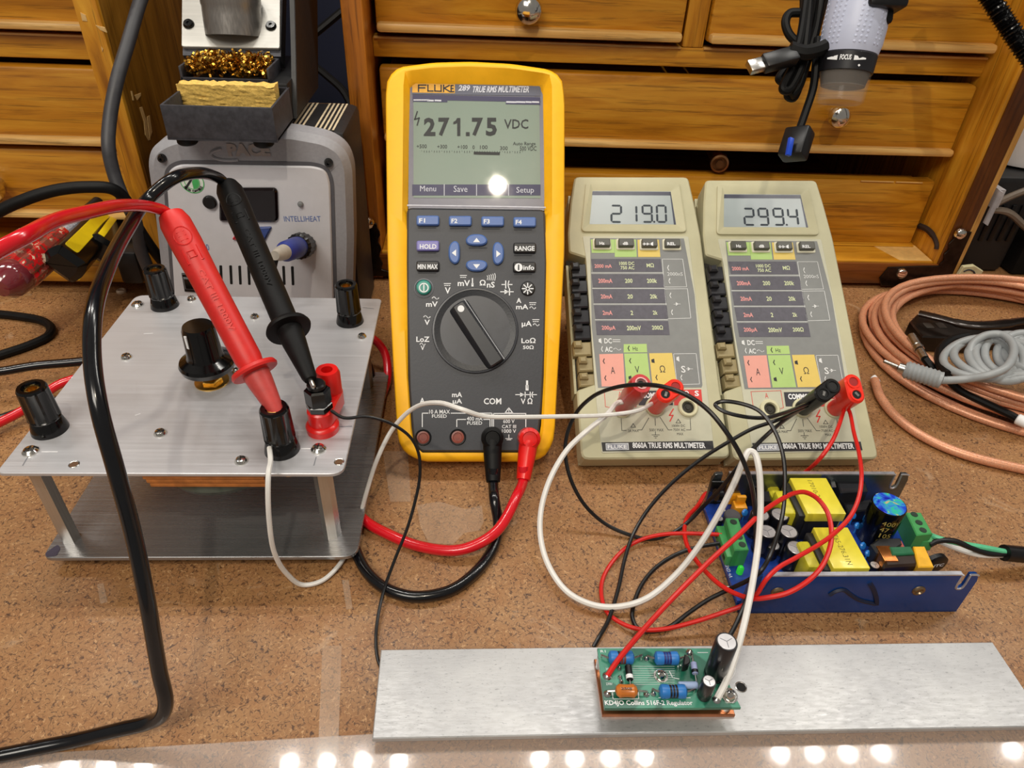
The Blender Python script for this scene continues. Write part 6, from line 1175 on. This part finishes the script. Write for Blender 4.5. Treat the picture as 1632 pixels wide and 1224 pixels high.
# moulded dimples
d_ = (mb-ma).normalized(); toc = (CC-ma); toc = (toc-d_*(toc @ d_)).normalized(); sd = d_.cross(toc)
g = G()
for ca in (-62, -52, -30, -20, -10, 22, 32, 42, 68, 76):
    for k in range(10):
        f = .06+k*.046; a_ = math.radians(ca+k*.6); r = rr_(46+5*f if f < .3 else 47.5-10*(f-.3) if f < .45 else 46-37*(f-.45))
        c = ma+d_*(ML*f)+(toc*math.cos(a_)+sd*math.sin(a_))*(r-.0004); nn = (toc*math.cos(a_)+sd*math.sin(a_))
        g.lathe([(.0009, 0), (.0007, .0005), (0, .0007)], 6, axis(c, c+nn))
wob('grip_bumps', g, WH, ms, kind='stuff')
fr = wob('focus_ring', G().lathe([(rr_(42), ML*.553), (rr_(43), ML*.56), (rr_(41), ML*.72), (rr_(40), ML*.725)], 48, AX), mk('mic_black', (24, 24, 28), .4), ms)
T_ = M.Identity(4)
def curved(s_, a0, a1, f0, f1, w_):
    gg = G(); vs, fs, _ = glyphs(s_, .03); rr0 = rr_(42.6)
    gg.add([ma+d_*(ML*(f1+(f0-f1)*b))+(toc*math.cos(math.radians(a0+(a1-a0)*a))-sd*math.sin(math.radians(a0+(a1-a0)*a)))*(rr0+.0002) for a, b in vs], fs); return gg
gg = curved('FOCUS', -16, 6, .595, .645, 0)
for pa, pb in ((-21, -44), (11, 36)):
    q = [ma+d_*(ML*f)+(toc*math.cos(math.radians(a))-sd*math.sin(math.radians(a)))*(rr_(42.6)+.0002) for a, f in ((pa, .60), (pa, .645), (pb, .628), (pb, .615))]; gg.add(q, [(0, 1, 2, 3)])
q = [ma+d_*(ML*f)+(toc*math.cos(math.radians(a))-sd*math.sin(math.radians(a)))*(rr_(42.4)+.0002) for a, f in ((24, .675), (27, .687), (24, .70), (21, .687))]; gg.add(q, [(0, 1, 2, 3)])
sub('lettering', gg, WHT, ms, fr, kind='stuff')
clr = mk('clear_plastic', (200, 190, 180), .05, var=.0, alpha=.10, spec=.6)
wob('clear_tip', G().lathe([(rr_(39.5), ML*.725), (rr_(39), ML*.80), (rr_(36.5), ML*.99), (rr_(34), ML*1.0), (rr_(33), ML*.985), (rr_(36), ML*.80), (rr_(37), ML*.726)], 48, AX), clr, ms)
wob('lens_barrel', G().lathe([(rr_(37), ML*.727), (rr_(34.5), ML*.80), (rr_(33), ML*.845), (rr_(26), ML*.85), (rr_(20), ML*.86), (0, ML*.86)], 40, AX), BLKR, ms)
wob('tip_edge', G().lathe([(rr_(36.4), ML*.845), (rr_(36.8), ML*.85), (rr_(36.0), ML*.855)], 40, AX), clr, ms)
ck = thing('microscope_clamp', 'black plastic clamp gripping the microscope from above', 'clamp', D(1385, 0, .36))
ca = D(1410, 6, .362)
def oriented(c, ang=0.0):
    T_ = M.Identity(4); ex = (CR*math.cos(ang)+CU*math.sin(ang)); ez = -CF; ey = ez.cross(ex)
    ex = V((1, 0, 0)); ey = V((0, .45, .9)).normalized(); ez = ex.cross(ey)
    for i in range(3): T_[i][0], T_[i][1], T_[i][2], T_[i][3] = ex[i], ey[i], ez[i], c[i]
    return T_
g = G(); T_ = oriented(ca); g.box(-.0105, .0100, -.0030, .030, -.02, .006, .0022, T=T_); wob('clamp_arm', g, BLK, ck)
g = G(); T_ = oriented(D(1405, 24, .366)); g.box(-.0075, .0055, -.0045, .012, -.012, .003, .002, T=T_); wob('clamp_jaw', g, BLKR, ck)
wob('clamp_stem', G().cyl(D(1412, -40, .365), D(1425, -230, .40), .007, 18), BLK, ck)
mcab = thing('usb_cable', 'black cable bundle hanging beside the microscope with its two ends', 'cable', D(1290, 90, .39))
for k, pts in enumerate((((1300, -20), (1290, 40), (1278, 95), (1262, 140), (1256, 153), (1264, 156), (1276, 130), (1292, 80), (1308, 20), (1318, -20)), ((1282, -20), (1280, 40), (1270, 90), (1248, 115), (1242, 126), (1250, 131), (1266, 110), (1284, 60), (1296, 0), (1298, -20)), ((1310, -20), (1300, 50), (1284, 105), (1272, 140), (1262, 152), (1266, 146), (1282, 100), (1300, 45), (1312, -20)), ((1276, 20), (1258, 22), (1252, 35), (1258, 55), (1280, 75), (1300, 90), (1312, 84)), ((1292, -20), (1286, 50), (1276, 110), (1256, 144), (1248, 142), (1262, 108), (1276, 60), (1288, -20)))):
    wob('cable_loop', G().tube(spline([D(x, y, .392-.0022*k) for x, y in pts], 8), .0024, 10), BLKR, mcab)
wob('cable_strap', G().tube(spline([D(x, y, .376) for x, y in ((1258, 78), (1280, 84), (1302, 80), (1316, 74))], 6), .0040, 8), BLKR, mcab)
a, b = D(1268, 88, .376), D(1216, 102, .374)
def bar_between(a, b, w_, h_, up):
    T_ = M.Identity(4); ez = (b-a).normalized(); ex = ez.cross(up).normalized(); ey = ez.cross(ex)
    for i in range(3): T_[i][0], T_[i][1], T_[i][2], T_[i][3] = ex[i], ey[i], ez[i], a[i]
    return G().box(-w_, w_, -h_, h_, 0, (b-a).length, min(w_, h_)*.3, T=T_)
pg = wob('usb_plug', bar_between(a, b, .0044, .0034, V((0, -.6, .8))), BLK, mcab)
a, b = D(1216, 102, .374), D(1193, 108, .373); sub('plug_shell', bar_between(a, b, .0036, .0020, V((0, -.6, .8))), STEEL, mcab, pg)
wob('tail_cable', G().tube(spline([D(x, y, .384) for x, y in ((1304, 60), (1300, 105), (1296, 140), (1284, 178), (1272, 212))], 8), .0022, 8), BLKR, mcab)
a, b = D(1276, 207, .385), D(1262, 252, .383); so = wob('usb_socket', bar_between(a, b, .0048, .0070, V((.5, -1, 0))), BLK, mcab)
fc = D(1259, 231, .3765)
a, b = D(1261, 220, .3770), D(1256, 248, .3765); sub('socket_tongue', bar_between(a, b, .0014, .0010, V((.3, -1, .4))), mk('usb_blue', (24, 70, 190), .35), mcab, so)
# ================================================================== left background
hc = G().tube(spline([D(x, y, d_) for x, y, d_ in ((250, -60, .42), (226, -5, .42), (205, 65, .415), (186, 130, .41), (175, 190, .41), (173, 235, .41), (181, 275, .415), (196, 315, .42), (215, 350, .43), (225, 400, .45))]+[V((-.2150, .43, .012)), V((-.2155, .42, .006))], 8), .0038, 12)
tag(ob('handpiece_cable', hc, mk('cord_grey', (52, 52, 56), .5, var=.12)), 'thick grey cord dropping past the corner of the scratched oak chest', 'cord')
bc = G().tube(spline([D(x, y, d_) for x, y, d_ in ((-70, 395, .40), (-10, 342, .40), (40, 318, .40), (90, 303, .402), (140, 298, .405), (178, 301, .41), (200, 318, .42), (214, 352, .43))]+[V((-.212, .45, .03)), V((-.211, .47, .006))], 8), .0034, 12)
tag(ob('power_cable', bc, BLKR), 'black cord arching across the drawers of the scratched oak chest', 'cord')
lc_ = G().tube(spline([P(x, y, .0030) for x, y in ((-90, 494), (-20, 499), (30, 504), (66, 511), (81, 522), (76, 536), (50, 549), (0, 566), (-80, 590))], 8), .0029, 10)
tag(ob('looped_cable', lc_, BLKR), 'black cord bent into a loop on the bench beside the scratched chest', 'cord')
sc_ = G().tube(spline([P(x, y, z_) for x, y, z_ in ((-80, 676, .003), (0, 665, .003), (30, 655, .003), (80, 640, .0035), (140, 620, .004), (240, 600, .0045))], 8), .0019, 10)
tag(ob('thin_cable', sc_, BLKW), 'thin black cord slipping under the silver plate box with the red lead', 'cord')
# screwdriver with a clear, paint-flecked handle
def paint():
    m, nt, b = nodes('worn_red_handle'); n = noise(nt, 210, 3, .6, .5, None, (1, 1, 1)); n2 = noise(nt, 120, 2, .5)
    col = ramp(nt, n, [(.40, lin((112, 58, 50))), (.45, lin((196, 26, 30))), (.56, lin((204, 30, 34))), (.60, lin((226, 206, 176)))]); col = mix(nt, ramp(nt, n2, [(.45, 0.), (.5, .8)]), col, lin((126, 70, 60)))
    nt.links.new(col, b.inputs['Base Color']); b.inputs['Roughness'].default_value = .2; b.inputs['Coat Weight'].default_value = .6; return m
s0, s1 = D(16, 444, .432), D(92, 378, .470); d_ = (s1-s0).normalized()
sdv = thing('screwdriver', 'screwdriver with a clear red and cream flecked handle resting on the oak ledge', 'screwdriver', s0)
SL = (s1-s0).length
wob('handle', G().lathe([(.0120, .004), (.0128, .008), (.0128, SL*.9), (.0112, SL), (.008, SL+.002)], 36, axis(s0, s1), wave=lambda i, z: 1-(.09 if i % 6 == 0 else 0)), paint(), sdv)
wob('handle_end', G().lathe([(0, -.012), (.006, -.0105), (.0108, -.005), (.0122, .002), (.0118, .005)], 36, axis(s0, s1)), mk('end_clear_red', (120, 44, 52), .08, coat=1.), sdv)
wob('shank', G().cyl(s1, s1+d_*.07, .0042, 16), mk('shank_dark', (54, 56, 66), .3, .8), sdv)
wob('label_bands', G().lathe([(.0062, SL+.002), (.0066, SL+.018), (.006, SL+.02)], 24, axis(s0, s1)), mk('band_white', (170, 172, 182), .4, var=.4, scale=700), sdv)
# black tool with yellow inlays
b0, b1 = D(100, 424, .446), D(168, 350, .520); d_ = (b1-b0).normalized(); 
cut = thing('knife_handle', 'black tool handle with yellow stripes lying in the open drawer slot', 'tool', b0)
up_ = (CC-b0); up_ = (up_-d_*(up_ @ d_)).normalized(); sx_ = d_.cross(up_)
def fr_(c):
    T_ = M.Identity(4)
    for i in range(3): T_[i][0], T_[i][1], T_[i][2], T_[i][3] = sx_[i], up_[i], d_[i], c[i]
    return T_
hp = rpoly([(-.0105, -.009), (.0105, -.009), (.0125, 0), (.0095, .0095), (-.0095, .0095), (-.0125, 0)], .003, 3)
wob('grip', G().prism(hp, 0, (b1-b0).length+.02, .003, .004, T=fr_(b0)), BLKG, cut)
yl = mk('inlay_yellow', (236, 206, 24), .4, var=.03)
L = (b1-b0).length
wob('yellow_inlay', G().prism(rpoly([(-.0075, .007), (.0015, .007), (.0015, L*.98), (-.0065, L*.98)], .002, 2), .0093, .0100, .0002, T=fr_(b0) @ M(((1, 0, 0, 0), (0, 0, 1, 0), (0, 1, 0, 0), (0, 0, 0, 1)))), yl, cut)
wob('yellow_inlay', G().box(.0108, .0122, -.0046, -.0014, .004, L*.8, .0004, T=fr_(b0)), yl, cut)
b2_, b3_ = D(158, 395, .478), D(190, 350, .530)
c2t = thing('knife_handle', 'smaller black tool handle with a narrow yellow stripe behind the larger one', 'tool', b2_)
d_ = (b3_-b2_).normalized(); up_ = (CC-b2_); up_ = (up_-d_*(up_ @ d_)).normalized(); sx_ = d_.cross(up_); L = (b3_-b2_).length
wob('grip', G().prism(rpoly([(-.008, -.010), (.012, -.010), (.013, 0), (.009, .007), (-.007, .007), (-.009, 0)], .003, 3), 0, L+.02, .002, .003, T=fr_(b2_)), BLKG, c2t)
wob('yellow_inlay', G().box(-.0055, -.0012, .0068, .0074, .004, L*.95, .0004, T=fr_(b2_)), yl, c2t)
tag(ob('black_case', G().box(P(205, 400, y=.47).x-.004, P(240, 400, y=.47).x-.004, .455, .478, .0185, P(215, 388, y=.47).z, .003), BLK), 'small black case on the oak ledge next to the striped tool handles', 'case')
